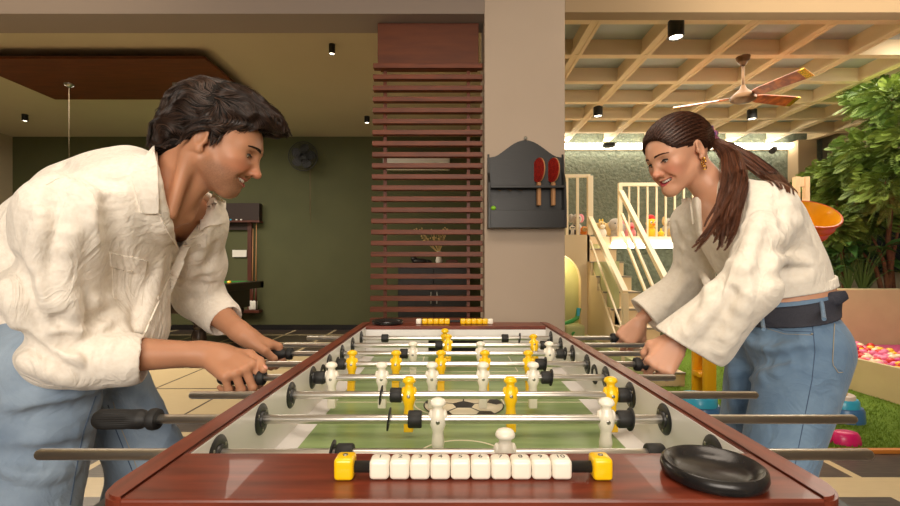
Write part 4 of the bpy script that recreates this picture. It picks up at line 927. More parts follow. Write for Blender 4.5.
cols = ['red','yellow','pink','magenta','white']; mm = {'red':'red_plastic','yellow':'sun_plastic','pink':'ball_pink','magenta':'magenta_plastic','white':'ball_cream'}
plastic('ball_pink',236,120,160); plastic('ball_cream',240,214,180)
rr = random.Random(4); bms = {}
for cname in cols:
    b1 = ball(BM(), (0,0,0), .038, 18); me = bpy.data.meshes.new('ball'); b1.to_mesh(me); b1.free(); me.materials.append(M[mm[cname]]); bms[cname] = me
n = 0
for iy in range(23):
    for ix in range(11):
        y = 3.50+.085*iy+rr.uniform(-.014,.014); x = bx0+.065+.080*ix+(.04 if iy%2 else 0)+rr.uniform(-.008,.008)
        px = 450+x/y*F
        if px > 930 or y > 5.46: continue
        cn = cols[rr.randrange(5)]; o = bpy.data.objects.new('play_ball', bms[cn]); COL.objects.link(o); o.location = (x, y, .24+rr.uniform(-.012,.03)); tag(o, f'{cn} plastic ball among the balls filling the beige ball pit', 'ball', f'{cn} balls in the ball pit'); n += 1
print('pit balls', n)
o = obj('ball_fill', boxm(bx0+.02,5.88,3.32,5.5,.05,.19), 'magenta_plastic'); tag(o, 'lower layers of mixed plastic balls filling the ball pit', 'balls', kind='stuff')

# ---- plants
def leafmat(n, a, b, rough=.5):
    m = mat(n, a, rough, col2=b, nscale=3, contrast=.15); bs = m.node_tree.nodes['Principled BSDF']; bs.inputs['Transmission Weight'].default_value = 0; return m
M['leaf_bright'] = leafmat('bright_feathery_leaf', srgb(76,102,32), srgb(130,148,62)); M['leaf_deep'] = leafmat('deep_leaf', srgb(34,74,30), srgb(74,112,46)); M['bark'] = mat('brown_bark', srgb(120,74,46), .85, col2=srgb(84,54,36), nscale=30, bump=.6, bscale=60)
M['stem_green'] = mat('green_stem', srgb(92,116,56), .6)
def feather(bm, base, d, ln, rr, lw=.010):
    """frond: rachis with paired leaflets"""
    d, a, b = frame_axes(d); p = Vector(base); n = 9; pts = []
    for i in range(n+1): t_ = i/n; pts.append(p+d*ln*t_+Vector((0,0,-.28*ln*t_*t_)))
    side = d.cross(Vector((0,0,1))).normalized(); tw = rr.uniform(-1.2,1.2); side = (side*math.cos(tw)+Vector((0,0,1))*math.sin(tw)).normalized()
    tube(bm, [pts[0],pts[n//2],pts[n]], [.003,.002,.001], 3, False)
    for i in range(1,n+1):
        dd = (pts[i]-pts[i-1]).normalized(); l = ln*.36*math.sin(math.pi*(.12+.80*i/n))
        for s in (-1,1):
            e = pts[i]+side*s*l+dd*l*.5+Vector((0,0,-.12*l)); m_ = (pts[i]+e)/2; w_ = dd*lw*rr.uniform(.8,1.2)
            bm.faces.new((bm.verts.new(pts[i]), bm.verts.new(m_+w_+Vector((0,0,.002))), bm.verts.new(e), bm.verts.new(m_-w_)))
def broad(bm, base, tip, w_, rr, bend=.15):
    base = Vector(base); tip = Vector(tip); d = tip-base; s = d.cross(Vector((0,0,1))); s = s.normalized() if s.length > 1e-4 else Vector((1,0,0)); s = (s+Vector((0,0,rr.uniform(-.5,.5)))).normalized(); n = 8; L0 = []
    for i in range(n+1):
        t_ = i/n; c_ = base+d*t_+Vector((0,0,bend*d.length*math.sin(math.pi*t_)-.1*d.length*t_*t_)); ww = w_*math.sin(math.pi*min(1,t_**.7*.98+.01))
        L0.append([bm.verts.new(c_-s*ww+Vector((0,0,.15*ww))), bm.verts.new(c_), bm.verts.new(c_+s*ww+Vector((0,0,.15*ww)))])
    for A, B in zip(L0, L0[1:]):
        for k in (0,1): f = bm.faces.new((A[k],A[k+1],B[k+1],B[k])); f.smooth = True
def feathery_tree(label, base, trunk, crown, nf, seed, m='leaf_bright', ln=(.09,.19)):
    rr = random.Random(seed); b = Vector(base); t = thing('feathery_tree', label, 'tree', b, 0)
    bm = BM(); tube(bm, [Vector(p)-b for p in trunk], [.035*(1-.6*i/(len(trunk)-1)) for i in range(len(trunk))], 10)
    tops = []
    for c_, r_ in crown:
        c_ = Vector(c_)-b; q = Vector(trunk[-1])-b; tube(bm, [q*.85, (q+c_)/2+Vector((0,0,.05)), c_], [.02,.012,.006], 7); tops.append((c_, r_))
    obj('trunk', bm, 'bark', t, True); bm = BM()
    for i in range(nf):
        c_, r_ = tops[i%len(tops)]; v = Vector([rr.gauss(0,1) for _ in range(3)]).normalized(); rad = rr.random()**.5; p = c_+Vector((v.x*r_[0],v.y*r_[1],v.z*r_[2]))*rad
        feather(bm, p, (v.x+rr.uniform(-.4,.4), v.y+rr.uniform(-.4,.4), v.z*.4+rr.uniform(-.1,.3)), rr.uniform(*ln), rr, .0095)
    obj('foliage', bm, m, t); return t
def P3(px, py, Y): return tuple(W(px,py,Y))
feathery_tree('tall feathery green tree arching over the planter at the right edge', (P3(895,290,5.95)[0], 5.95, .78), [(P3(893,290,5.95)[0],5.95,.78), P3(888,240,5.9), P3(893,190,5.8), P3(890,150,5.7)],
    [(P3(870,150,5.6),(.35,.3,.25)), (P3(892,100,5.3),(.28,.3,.22)), (P3(885,185,5.4),(.30,.3,.3)), (P3(905,135,5.2),(.25,.25,.4)), (P3(850,168,6.0),(.25,.3,.18)), (P3(875,95,5.6),(.25,.3,.15))], 1900, 1)
feathery_tree('lower feathery green bush above the orange tub', (P3(845,290,6.3)[0], 6.3, .78), [(P3(845,290,6.3)[0],6.3,.78), P3(842,250,6.3), P3(840,215,6.3)],
    [(P3(830,180,6.6),(.32,.3,.22)), (P3(850,195,6.4),(.35,.3,.28)), (P3(815,190,6.9),(.25,.2,.25)), (P3(870,215,6.2),(.32,.3,.28)), (P3(835,225,6.0),(.22,.2,.2))], 1700, 2)
def leafy(name, label, base, n, hgt, spread, w_, seed, m='leaf_deep', lean=0):
    rr = random.Random(seed); b = Vector(base); t = thing(name, label, 'plant', b, 0); bs = BM(); bl = BM()
    for i in range(n):
        a = rr.random()*6.28; r_ = spread*rr.uniform(.3,1); h_ = hgt*rr.uniform(.4,1); p = Vector((math.cos(a)*r_+lean*h_, math.sin(a)*r_*.6, h_)); tube(bs, [(0,0,0),p*.5+Vector((0,0,.1*h_)),p], [.010,.007,.004], 5)
        out = Vector((math.cos(a),math.sin(a)*.6,rr.uniform(-.3,.3))).normalized(); broad(bl, p, p+out*rr.uniform(.16,.34), w_*rr.uniform(.7,1.1), rr)
    obj('stem', bs, 'stem_green', t, True); obj('foliage', bl, m, t, True)
leafy('broadleaf_plant', 'broad-leaved plant with glossy leaves below the feathery bush', (P3(860,290,5.95)[0], 5.92, .78), 26, .62, .32, .055, 3)
leafy('broadleaf_plant', 'broad-leaved plant in the planter at the right edge under the tree', (P3(890,290,6.0)[0]+.02, 6.35, .78), 24, .70, .34, .075, 4)
leafy('broadleaf_plant', 'dark leafy plant low in the planter behind the orange tub', (P3(832,290,6.2)[0], 5.95, .78), 22, .60, .28, .05, 5)
leafy('broadleaf_plant', 'tall dark leafy plant filling the back of the planter', (5.75, 6.9, .78), 60, 1.6, .62, .07, 7)
leafy('broadleaf_plant', 'dark leafy plant at the back of the planter beside the post frame', (5.25, 7.1, .78), 50, 1.5, .6, .065, 8)
bm = BM()
for a, b_, c_ in (((888,292),(884,262),(872,236)),((888,292),(893,255),(899,225)),((882,292),(876,268),(858,248))): tube(bm, [W(*a,5.88),W(*b_,5.9),W(*c_,6.0)], [.030,.022,.012], 9)
o = obj('bare_trunks', bm, 'bark', None, True); tag(o, 'reddish bare branching trunk rising from the planter at the right edge', 'trunk')
# ================================================================ PEOPLE
def basis(f, u=(0,0,1)):
    f = np.array(f,float); f /= np.linalg.norm(f); r = np.cross(f, u); r /= np.linalg.norm(r); u = np.cross(r, f)
    return np.stack([r, f, u], 1)             # columns: right, forward, up
def roll(B, a):
    r, f, u = B.T; return np.stack([r*math.cos(a)+u*math.sin(a), f, u*math.cos(a)-r*math.sin(a)], 1)
class Head:
    def __init__(s, C, B, sc): s.C = np.array(C,float); s.B = B; s.sc = sc; s.cz = .9; s.chin = .080; s.S = None
    def zz(s, z): return z if z > -.03 else -.03+(z+.03)*s.cz
    def surf(s, x, z, off=0, y0=.15):
        f = s.B[:,1]; p = s.w((x,y0,z))
        for _ in range(14): p = p-f*float(s.S.ev(np.array([p],np.float32))[0])*.95
        return p+f*off
    def w(s, p): return s.C+s.B@(np.array(p,float)*s.sc)
    def loc(s, P): return (P-s.C.astype(np.float32))@s.B.astype(np.float32)/s.sc
def head_sdf(S, H, fem=0, smile=1.0):
    cz = H.cz
    def w(p): p = list(p); p[2] = p[2] if p[2] > -.03 else -.03+(p[2]+.03)*cz; p[1] = p[1]-(0 if p[2] > -.045 else (-.045-p[2])*.12*(cz<.85)); return H.w(p)
    c = H.sc; B = H.B
    def E(p, r, k=.015, mode='u', R=None): S.ell(w(p), tuple(x*c for x in r), B if R is None else B@R, k*c, mode)
    def Cp(a, b, ra, rb=None, k=.012, mode='u'): S.cap(w(a), w(b), ra*c, (ra if rb is None else rb)*c, k*c, mode)
    jw = 1-.20*fem
    E((0,-.018,.035), (.075,.097,.083)); E((0,.03,.02), (.066,.07,.07), .03)
    E((0,.042,-.035), (.058*(1-.10*fem),.048,.070), .03)
    for x in (-1,1):
        Cp((x*.056*jw,.0,-.055), (x*.018*jw,H.chin-.008,-.104), .020, .014, .03)
        E((x*.040,.062,-.022), (.022,.020,.018), .025)               # cheekbone
        E((x*.031,.068,-.052), (.019,.021,.022), .02)                # smiling cheek
        Cp((x*.012,.088,.020), (x*.046,.070,.018), .009-.003*fem, .008-.003*fem, .02)
        E((x*.031,.097,.001), (.017,.014,.0115), .012, 's')
        E((x*.031,.0755,.000), (.0155,.0130,.0130), .004)            # eyelids round the eye
        E((x*.031,.0905,-.0008), (.0125,.0125,.0054 if not fem else .0050), .002, 's')
        Cp((x*.010,.098,-.039), (x*.013,.090,-.040), .0072, .0075, .006)
    E((0,H.chin,-.103), (.020*jw,.017,.017), .025)                     # chin
    Cp((0,.088,.012), (0,.1105-.003*fem,-.031), .0065, .0088-.0012*fem, .014)
    E((0,.112-.003*fem,-.034), (.0095-.001*fem,.009,.0085), .006)
    for x in (-1,1): E((x*.0065,.106,-.0435), (.0032,.004,.0035), .003, 's')
    # mouth: lips of a smile, parted
    up = []; lo = []
    for i in range(7):
        t = i/3-1; a = abs(t); z = -.068+.010*smile*a*a; y = .0925-.017*a*a
        up.append((t*.029, y, z+.0048*(1-a*.9))); lo.append((t*.029, y-.002, z-.0115*(1-a*a*.95)))
    for a, b in zip(up, up[1:]): Cp(a, b, .0040, None, .006)
    for a, b in zip(lo, lo[1:]): Cp(a, b, .0046, None, .006)
    for t in (-.6,-.2,.2,.6): E((t*.029,.094-.014*t*t,-.0700+.008*smile*t*t), (.0085,.014,.0060-.0035*t*t), .003, 's')
    E((-.0,.1035,-.056), (.003,.004,.006), .005, 's')
    for x in (-1,1):
        Cp((x*.020,.0965,-.044), (x*.036,.0840,-.062), .0045, .0045, .014, 's')
        Cp((x*.020,.0985,.0075), (x*.042,.0905,.0068), .0022, .0022, .004, 's')
    H.S = SDF(); H.S.ops = list(S.ops)
    for x in (-1,1):                                                 # ears
        R = np.array(Matrix.Rotation(math.radians(-x*22),3,'Z') @ Matrix.Rotation(math.radians(-12),3,'X'))
        E((x*.0765,-.012,-.008), (.0075,.0185,.031), .008, 'u', R)
        E((x*.0845,-.008,-.004), (.0055,.0105,.0185), .005, 's', R)
        E((x*.0775,-.004,-.033), (.006,.0085,.009), .006)
        E((x*.079,.003,-.010), (.004,.005,.006), .005)
def hand_sdf(S, Wr, d, n, side, sc=1.0, curls=None, grip=(58,62,38), thumb=None, nails=None):
    """side +1 left, -1 right.  d wrist->knuckles, n back of hand. returns nail frames"""
    d = np.array(d,float); d /= np.linalg.norm(d); n = np.array(n,float); n -= d*(n@d); n /= np.linalg.norm(n)
    s = np.cross(d, n)*side; Wr = np.array(Wr,float)               # s points to the thumb side
    P = lambda x, y, z: Wr+(s*x+d*y+n*z)*sc                        # x thumb side, y forward, z dorsal
    for (x, y) in ((-.029,.086),(-.010,.092),(.011,.094),(.030,.090)):
        S.cap(P(x*.62,.012,0), P(x,y,0), .0150*sc, .0112*sc, .014*sc)
    S.cap(P(-.022,.03,-.008), P(-.024,.07,-.008), .012*sc, .010*sc, .02*sc)
    S.cap(P(.016,.02,-.010), P(.034,.055,-.012), .0145*sc, .012*sc, .018*sc)
    out = []
    rot = lambda v, ax, a: v*math.cos(a)+np.cross(ax, v)*math.sin(a)+ax*(ax@v)*(1-math.cos(a))
    ax = np.cross(d, n)                                            # rotating d about ax by -a goes towards palm
    lens = ((.032,.020,.019),(.041,.025,.021),(.046,.028,.022),(.041,.025,.021)); xs = ((-.030,.086),(-.010,.092),(.011,.094),(.031,.089))
    for i in range(4):
        p = P(xs[i][0], xs[i][1], .001); g = grip if curls is None else curls[i]; a = 0; r0 = (.0082,.0092,.0095,.0093)[i]*sc
        sp = (i-1.5)*.05
        for j in range(3):
            a += math.radians(g[j]); dd = rot(d, ax, -a); dd = dd+s*sp*(1-j*.5); dd /= np.linalg.norm(dd)
            q = p+dd*lens[i][j]*sc*1.0
            r1 = r0*(.93,.90,.82)[j]; S.cap(p, q, r0, r1, .0045*sc)
            if j < 2: S.ell(tuple(q), (r1*1.06,)*3, None, .004*sc)
            if j == 2:
                nn = rot(n, ax, -a); out.append((q-dd*.004*sc+nn*r1*.80, dd, nn, r1))
            p = q; r0 = r1
    t = thumb or ((.030,.020,-.012),(.056,.046,-.020),(.062,.078,-.030),(.050,.100,-.040))
    S.cap(P(*t[0]), P(*t[1]), .0155*sc, .0120*sc, .014*sc); S.cap(P(*t[1]), P(*t[2]), .0112*sc, .0102*sc, .006*sc); S.cap(P(*t[2]), P(*t[3]), .0102*sc, .0082*sc, .005*sc)
    dd = P(*t[3])-P(*t[2]); dd /= np.linalg.norm(dd); nn = s*.7+n*.7; nn -= dd*(nn@dd); nn /= np.linalg.norm(nn)
    out.append((P(*t[3])-dd*.002*sc+nn*.0068*sc, dd, nn, .0088*sc))
    return out
def nails(name, frames, m, parent, idx=None):
    for i, (p, d, n, r) in enumerate(frames):
        if idx is not None and i not in idx: continue
        R = Matrix((Vector(np.cross(d,n)), Vector(d), Vector(n))).transposed()
        bm = BM(); ball(bm, Vector(p), (r*.68, r*.95, r*.30), 12, rot=R); obj(name, bm, m, parent, True)
def face_tint(H, base, lip, blush, beard=None, extra=None):
    base = np.array(base[:3]); lip = np.array(lip[:3]); blush = np.array(blush[:3])
    def f(v):
        L = H.loc(v); x, y, z = np.abs(L[:,0]), L[:,1], L[:,2]; z = np.where(z > -.03, z, -.03+(z+.03)/H.cz); rn = np.random.default_rng(1).random(len(v)); c = np.tile(base, (len(v),1))
        near = (np.linalg.norm(L-np.array([0,.03,-.02]),axis=1) < .16)
        wob = .5+.5*np.sin(v[:,0]*61+np.sin(v[:,1]*47)*2)*np.sin(v[:,2]*53+v[:,1]*31)
        c *= (1-.06*wob[:,None])
        g = np.exp(-((x-.038)**2+(y-.075)**2*.6+(z+.035)**2)/(2*.018**2))[:,None]*.55; c = c*(1-g)+blush*g
        g = np.exp(-((x)**2*.6+(y-.115)**2+(z+.036)**2)/(2*.012**2))[:,None]*.4; c = c*(1-g)+blush*g
        if beard is not None:
            b = np.array(beard[:3]); zz = np.clip((-.038-z+np.clip(.03-y,0,.1)*.25)/.02,0,1)*np.clip((y+.005)/.03,0,1)*np.clip((z+.135)/.02,0,1)*near
            nse = .6+.5*rn
            g = (zz*.5*nse)[:,None]; c = c*(1-g)+b*g
        zc = -.0718+.0105*(x/.029)**2
        g = (np.clip((.031-x)/.004,0,1)*np.clip((.0125-.0085*(x/.029)**2-np.abs(z-zc))/.0025,0,1)*np.clip((y-.070)/.006,0,1)*near)[:,None]
        c = c*(1-g)+lip*g
        g = (np.clip((.0215-x)/.004,0,1)*np.clip((.005-np.abs(z-zc))/.0015,0,1)*np.clip((.0865-y)/.003,0,1)*np.clip((y-.06)/.01,0,1)*near)[:,None]; c = c*(1-g)+np.array([.12,.02,.02])*g
        if extra is not None: c = extra(v, c)
        return c.astype(np.float32)
    return f
def face_parts(H, person, browcol, n_brow=110, thick=1.0, iris='iris', lash=0):
    for x in (-1,1):
        bm = BM(); R = Matrix(H.B.tolist()); c = Vector(H.w((x*.031,.0735,-.0012))); ball(bm, c, .0122*H.sc, 24)
        e = obj('eye', bm, 'eyewhite', person, True)
        g = Vector(H.B@np.array([0,.86,-.5])).normalized() if H.look is None else Vector(H.look).normalized()
        bm = BM(); Q = g.to_track_quat('Z','X').to_matrix(); ball(bm, c+g*.0070*H.sc, (.0068*H.sc,.0068*H.sc,.0057*H.sc), 20, rot=Q); obj('iris', bm, iris, e, True)
        bm = BM(); ball(bm, c+g*.0098*H.sc, (.0028*H.sc,.0028*H.sc,.0034*H.sc), 14, rot=Q); obj('pupil', bm, 'ink', e, True)
        bm = BM(); rr = random.Random(3+x)
        for i in range(n_brow):
            t = rr.random(); px = .012+.036*t; pz = .0205-.004*t+.005*math.sin(t*2.3)+rr.uniform(-.0042,.0042)*(1-t*.72)*thick
            a = H.surf(x*px, pz, -.0003); b = H.surf(x*(px+.006), pz+.0022*(1-1.7*t), .0006); tube(bm, [a, (a+b)/2+H.B[:,1]*.0012, b], [.00065*H.sc,.0008*H.sc,.0003], 4, False)
        obj('eyebrow', bm, browcol, person, True)
        bm = BM(); nl = 17 if lash else 11
        for i in range(nl):
            t = i/(nl-1)*2-1; a = np.array(H.w((x*.031+t*.0125, .0878-.0042*t*t, .0040-.0030*t*t))); b = a+H.B@np.array([t*.003,(.0075 if lash else .005),-.003])*H.sc; tube(bm, [a,(a+b)/2+H.B@np.array([0,0,-.0008]),b], [.0006,.0005,.0002], 4, False)
        pts = [H.w((x*.031+t*.0128, .0875-.0042*t*t, .0044-.0034*t*t)) for t in np.linspace(-1,1,9)]; tube(bm, pts, .0017 if lash else .0013, 5)
        obj('eyelash', bm, 'ink', person, True)
    bm = BM()
    for i in range(8):
        t = (i-3.5)/3.5; w_ = .0052 if abs(t) < .3 else .0044
        c = H.w((t*.0190, .0865-.0085*t*t, H.zz(-.0668+.0035*t*t))); R = Matrix(H.B.tolist()) @ Matrix.Rotation(-t*.5,3,'Z'); ball(bm, Vector(c), (.0031*H.sc,.0022*H.sc,.0050*H.sc), 10, rot=R)
    obj('upper_teeth', bm, 'tooth', person, True)
M['eyewhite'] = mat('eye_white', srgb(240,232,225), .2)
M['iris'] = mat('dark_brown_iris', srgb(48,26,16), .15)
M['tooth'] = mat('tooth_enamel', srgb(245,238,225), .2)
M['skin_m'] = mat('warm_tan_skin', (1,1,1,1), .48, attr='tint', sss=.12, bump=.12, bscale=420, bdist=.001, spec=.4)
M['skin_w'] = mat('warm_skin', (1,1,1,1), .42, attr='tint', sss=.12, bump=.05, bscale=420, bdist=.001, spec=.4)
def hairmat(n, c1, c2):
    m = mat(n, c1, .38, col2=c2, nscale=60, stretch=(1,1,1), spec=.35); return m
M['hair_tint'] = mat('hair_strand', (1,1,1,1), .36, attr='tint', spec=.5); M['hair_base'] = mat('dark_hair_base', srgb(20,14,11), .6, spec=.15); M['hair_wbase'] = mat('brown_hair_base', srgb(46,26,19), .5, spec=.2)
M['hair_m'] = hairmat('black_brown_hair', srgb(22,15,12), srgb(52,34,26))
M['hair_w'] = hairmat('brown_hair', srgb(34,18,14), srgb(104,56,36))
M['linen'] = mat('white_linen', srgb(236,226,212), .9, col2=srgb(246,238,226), nscale=120, stretch=(1,1,1), bump=.35, bscale=900, sheen=.25, bdist=.001, wr=(13,.012,(1,1,.55)))
M['crepe'] = mat('cream_crepe', srgb(238,228,212), .85, col2=srgb(246,238,224), nscale=90, bump=.5, bscale=260, bstretch=(1,1,3), sheen=.25, bdist=.0012, wr=(11,.011,(1,1,.45)))
M['button'] = mat('pearl_button', srgb(225,215,200), .25)
def denim(n, a, b):
    return mat(n, a, .85, col2=b, nscale=7, detail=12, contrast=.28, bump=.5, bscale=500, sheen=.2, bdist=.001, wr=(10,.010,(1,1,.8)))
M['denim_m'] = denim('pale_washed_denim', srgb(98,120,148), srgb(164,182,200))
M['denim_w'] = denim('blue_washed_denim', srgb(72,102,136), srgb(132,160,186))
M['thread'] = mat('denim_thread', srgb(72,92,120), .8)
M['thread2'] = mat('pale_thread', srgb(170,160,140), .8)
M['belt'] = mat('navy_woven_belt', srgb(40,42,54), .7, col2=srgb(54,56,68), nscale=300, bump=.6, bscale=400)
M['shoe_m'] = mat('brown_leather', srgb(70,45,30), .45)
M['scrunchie'] = mat('pink_print_fabric', srgb(196,110,130), .8, col2=srgb(90,60,110), nscale=90, contrast=.08)

def folds(S, lst, k=.022):
    """soft fabric folds: (path in pixels, radius, sink, mode)"""
    new = []
    for path, r, sink, mode in lst:
        n = max(3, int(sum(math.dist(a,b) for a,b in zip(path,path[1:]))/14)+1)
        g = polyline(path, n); P, N = S.hit(g[:,0], g[:,1]); ok = (P[:,1] < 2.4)
        P = P[ok]; N = N[ok]
        if len(P) < 2: continue
        s = -1 if mode == 'u' else 1
        Q = P+N*(s*(r-sink)); m = len(Q); rr = [r*(.35+.65*math.sin(math.pi*(.12+.76*i/(m-1)))) for i in range(m)]
        Q = [P[i]+N[i]*s*(rr[i]-sink*rr[i]/r) for i in range(m)]
        new.append((Q, rr, mode))
    for Q, rr, mode in new: S.chain(Q, rr, k, mode)
def wrinkle(amp, f=(22,26,24), seed=0):
    def d(P):
        x, y, z = P[:,0]*f[0]+seed, P[:,1]*f[1], P[:,2]*f[2]
        a = np.sin(x+1.7*np.sin(y*.7+z*.5))*np.sin(y*.8+1.3*np.sin(z*.9+x*.4)); b = np.sin(1.9*z-1.3*x+1.5*np.sin(y))
        return (amp*(a*.6+.4*(1-2*np.abs(b))*np.sin(x*.6+y*.5))).astype(np.float32)
    return d
def shoe(S, p, yaw, L=.28):
    f = Vector((math.cos(yaw), math.sin(yaw), 0)); p = Vector(p)
    S.cap(p-f*.04+Vector((0,0,.045)), p+f*(L-.12)+Vector((0,0,.032)), .045, .032, .03); S.cap(p-f*.03+Vector((0,0,.05)), p-f*.02+Vector((0,0,.10)), .045, .042, .03)
    S.plane((0,0,.004), (0,0,-1), .004)

# ---------------------------------------------------------------- the man
def build_man():
    man = thing('person', 'dark-haired person in white linen shirt and pale jeans leaning in from the left', 'person', (-1.0,1.2,0))
    T = Matrix.Translation((1.0,-1.2,0))
    pelv = (-1.02,1.19,.95); chest = (-.90,1.13,1.17); neck = (-.690,1.115,1.305)
    shR, shL = (-.80,.955,1.235), (-.715,1.285,1.255)
    elR, elL = (-.842,.985,.940), (-.80,1.46,1.035)
    hipR, hipL = (-.94,1.08,.90), (-1.03,1.31,.88)
    knR, knL = (-.965,1.05,.52), (-.90,1.37,.56); anR, anL = (-1.10,1.10,.09), (-1.06,1.40,.09)
    H = Head((-.568,1.118,1.4235), roll(basis((.965,.20,-.36)), math.radians(0)), 1.0); H.cz = .80; H.chin = .070; H.look = np.array([.75,.25,-.65])
    # ---- shirt
    G = SDF()
    G.cap(chest, (-.80,1.10,1.255), .150, .118, .06); G.cap(chest, (-.93,1.165,1.02), .152, .150, .08); G.cap((-.93,1.165,1.02), (-.99,1.18,.86), .146, .158, .06)
    G.cap((-.86,1.14,1.10), (-.84,1.14,.98), .13, .125, .06)                     # front fabric hanging from the chest
    G.ell((-.80,1.07,1.20), (.10,.15,.09), None, .06)
    G.cap((-.965,1.18,1.20), (-.83,1.15,1.29), .120, .10, .08); G.cap((-.94,1.17,1.275), (-.77,1.13,1.325), .085, .075, .06)                     # rounded back
    G.cap(W(70,188,1.15), W(132,172,1.13), .052, .050, .05); G.cap((-.93,1.17,1.21),(-1.05,1.2,1.08),.105,.140,.06)
    G.cap(shR, (-.72,1.05,1.30), .070, .075, .06); G.cap(shL, (-.70,1.10,1.30), .075, .075, .06)
    mR = (-.835,.965,1.08)
    G.cap(shR, mR, .071, .068, .05); G.cap(mR, (-.832,.985,.942), .068, .061, .04); G.cap((-.832,.985,.942), (-.765,1.005,.925), .061, .059, .05)
    G.cap(shL, (-.755,1.38,1.13), .078, .070, .05); G.cap((-.755,1.38,1.13), elL, .070, .066, .04); G.cap(elL, (-.735,1.425,.995), .066, .062, .04)
    SHB = SDF(); SHB.ops = list(G.ops)
    S = SDF(); head_sdf(S, H, 0)
    # neck
    S.cap(H.w((0,-.045,-.05)), neck, .050, .057, .03); S.cap(H.w((0,-.002,-.052)), (-.670,1.10,1.255), .030, .036, .03)
    for x in (-1,1): S.cap(H.w((x*.052,-.03,-.04)), (-.640,1.09+.035*(-x),1.25), .016, .013, .02)
    T = SDF(); T.cap(neck, chest, .10, .16, .05); T.cap((-.64,1.04,1.24), (-.76,1.05,1.12), .080, .14, .04); T.cap((-.62,1.10,1.26), (-.66,1.06,1.12), .09, .09, .03); T.cap(shR, neck, .06, .07, .05); T.cap(shL, neck, .06, .07, .05); S.inside(T, SHB, .020)
    dR = np.array((.80,-.50,-.30)); nR = np.array((.10,-.42,.9)); dL = np.array((.62,.62,-.38)); nL = np.array((.12,.15,.98))
    gR = np.array((-.500,1.076,.868)); gL = np.array((-.553,1.375,.868))
    def wr(g, d, n, up=.030): d = d/np.linalg.norm(d); n = n-d*(n@d); n /= np.linalg.norm(n); return g-d*.078+n*up
    wR = wr(gR, dR, nR); wL = wr(gL, dL, nL)
    for sh, el, w_ in ((shR,elR,wR),(shL,elL,wL)):
        w_ = np.array(w_); el = np.array(el); mid = el+(w_-el)*.35
        S.cap(sh, el, .040, .036, .02); S.cap(el, mid, .034, .040, .03); S.cap(mid, w_, .041, .0255, .03); 
    nfR = hand_sdf(S, wR, dR, nR, -1, 1.06, curls=((70,72,42),(66,74,44),(62,72,44),(52,66,40)), thumb=((.026,.020,-.008),(.050,.050,-.004),(.050,.088,-.004),(.040,.118,-.006)))
    nfL = hand_sdf(S, wL, dL, nL, 1, 1.06, curls=((62,75,48),(60,75,48),(58,75,46),(52,70,42)), thumb=((.028,.018,-.012),(.054,.044,-.022),(.060,.074,-.036),(.046,.096,-.050)))
    S.cap(np.array(wR)-(.03,.012,-.002), np.array(wR)+dR*.02, .026, .025, .02); S.cap(np.array(wL)-(.02,-.01,-.015), np.array(wL)+dL*.015, .026, .025, .02)
    base = srgb(190,136,104); 
    S.build('body', .0023, 'skin_m', man, face_tint(H, base, srgb(182,92,80), srgb(202,110,84), beard=srgb(96,70,56)), skip=SHB.ev)
    face_parts(H, man, 'hair_m', 150, .9)
    nails('fingernail', nfR, 'nail_m', man); nails('fingernail', nfL, 'nail_m', man)
    # rolled cuffs
    cR0 = np.array((-.785,1.003,.924)); cR1 = np.array((-.712,1.032,.921)); cL0 = np.array((-.752,1.435,1.006)); cL1 = np.array((-.700,1.408,.974))
    aR = cR1-cR0; aR /= np.linalg.norm(aR); aL = cL1-cL0; aL /= np.linalg.norm(aL)
    G.cap(np.array(neck)-(.01,0,.02), np.array(neck)+(.035,-.012,.022), .082, .076, .03)      # collar stand
    # neck hole and V opening
    G.cap(neck, H.w((0,-.02,-.035)), .064, .074, .008, 's')
    G.pxcut([(158,138),(159,196),(163,212),(180,249),(203,218),(215,193),(218,138)], 1.25)
    G.plane((-.81,1.05,.842), (-.13,0,-1), .006)
    # hollow below hem
    G.cap((-.95,1.19,.93), (-.965,1.19,.78), .10, .160, .01, 's')
    folds(G, [
        ([(62,178),(52,215),(54,260)],.016,.005,'s'), ([(92,190),(100,225),(112,250)],.012,.004,'u'),
        ([(45,300),(75,312),(108,300)],.018,.006,'u'), ([(58,330),(90,332),(118,318)],.018,.007,'u'), ([(50,352),(82,355),(112,345)],.014,.006,'u'),
        ([(58,320),(80,322),(98,316)],.014,.005,'s'), ([(55,342),(88,344),(112,334)],.012,.006,'s'), ([(78,290),(92,330),(98,370)],.012,.004,'s'),
        ([(40,215),(34,260),(38,300)],.014,.005,'u'), ([(70,235),(66,285),(80,330)],.014,.005,'u'),
        ([(108,205),(118,260),(124,320)],.020,.006,'s'), ([(125,265),(140,300),(138,340)],.014,.005,'s'),([(110,300),(122,325),(128,350)],.012,.005,'u'),
        ([(205,230),(195,262),(180,285)],.016,.006,'u'), ([(215,245),(205,275),(192,300)],.012,.005,'s'), ([(175,255),(190,270),(208,272)],.012,.005,'u'), ([(178,275),(195,288),(214,285)],.010,.005,'s'),
        ([(2,240),(20,285),(30,330)],.022,.007,'s'), ([(0,275),(14,315),(32,350)],.018,.006,'u'), ([(2,320),(30,350),(60,372)],.016,.006,'s'), ([(0,345),(30,366),(80,384)],.012,.004,'u'),
        ([(60,165),(95,180),(120,182)],.014,.004,'s'), ([(152,170),(158,205),(168,240)],.014,.005,'u'), ([(196,178),(204,215),(196,250)],.014,.005,'s'),
        ([(160,262),(152,300),(140,330)],.012,.004,'u')])
    G.disp = wrinkle(.0018, (15,19,17))
    # sleeves end at the forearm: cut beyond the cuff plane, only near the arm
    G.cap(cR1+aR*.11, cR1+aR*.15, .11, .11, .004, 's'); G.cap(cL1+aL*.11, cL1+aL*.15, .11, .11, .004, 's')
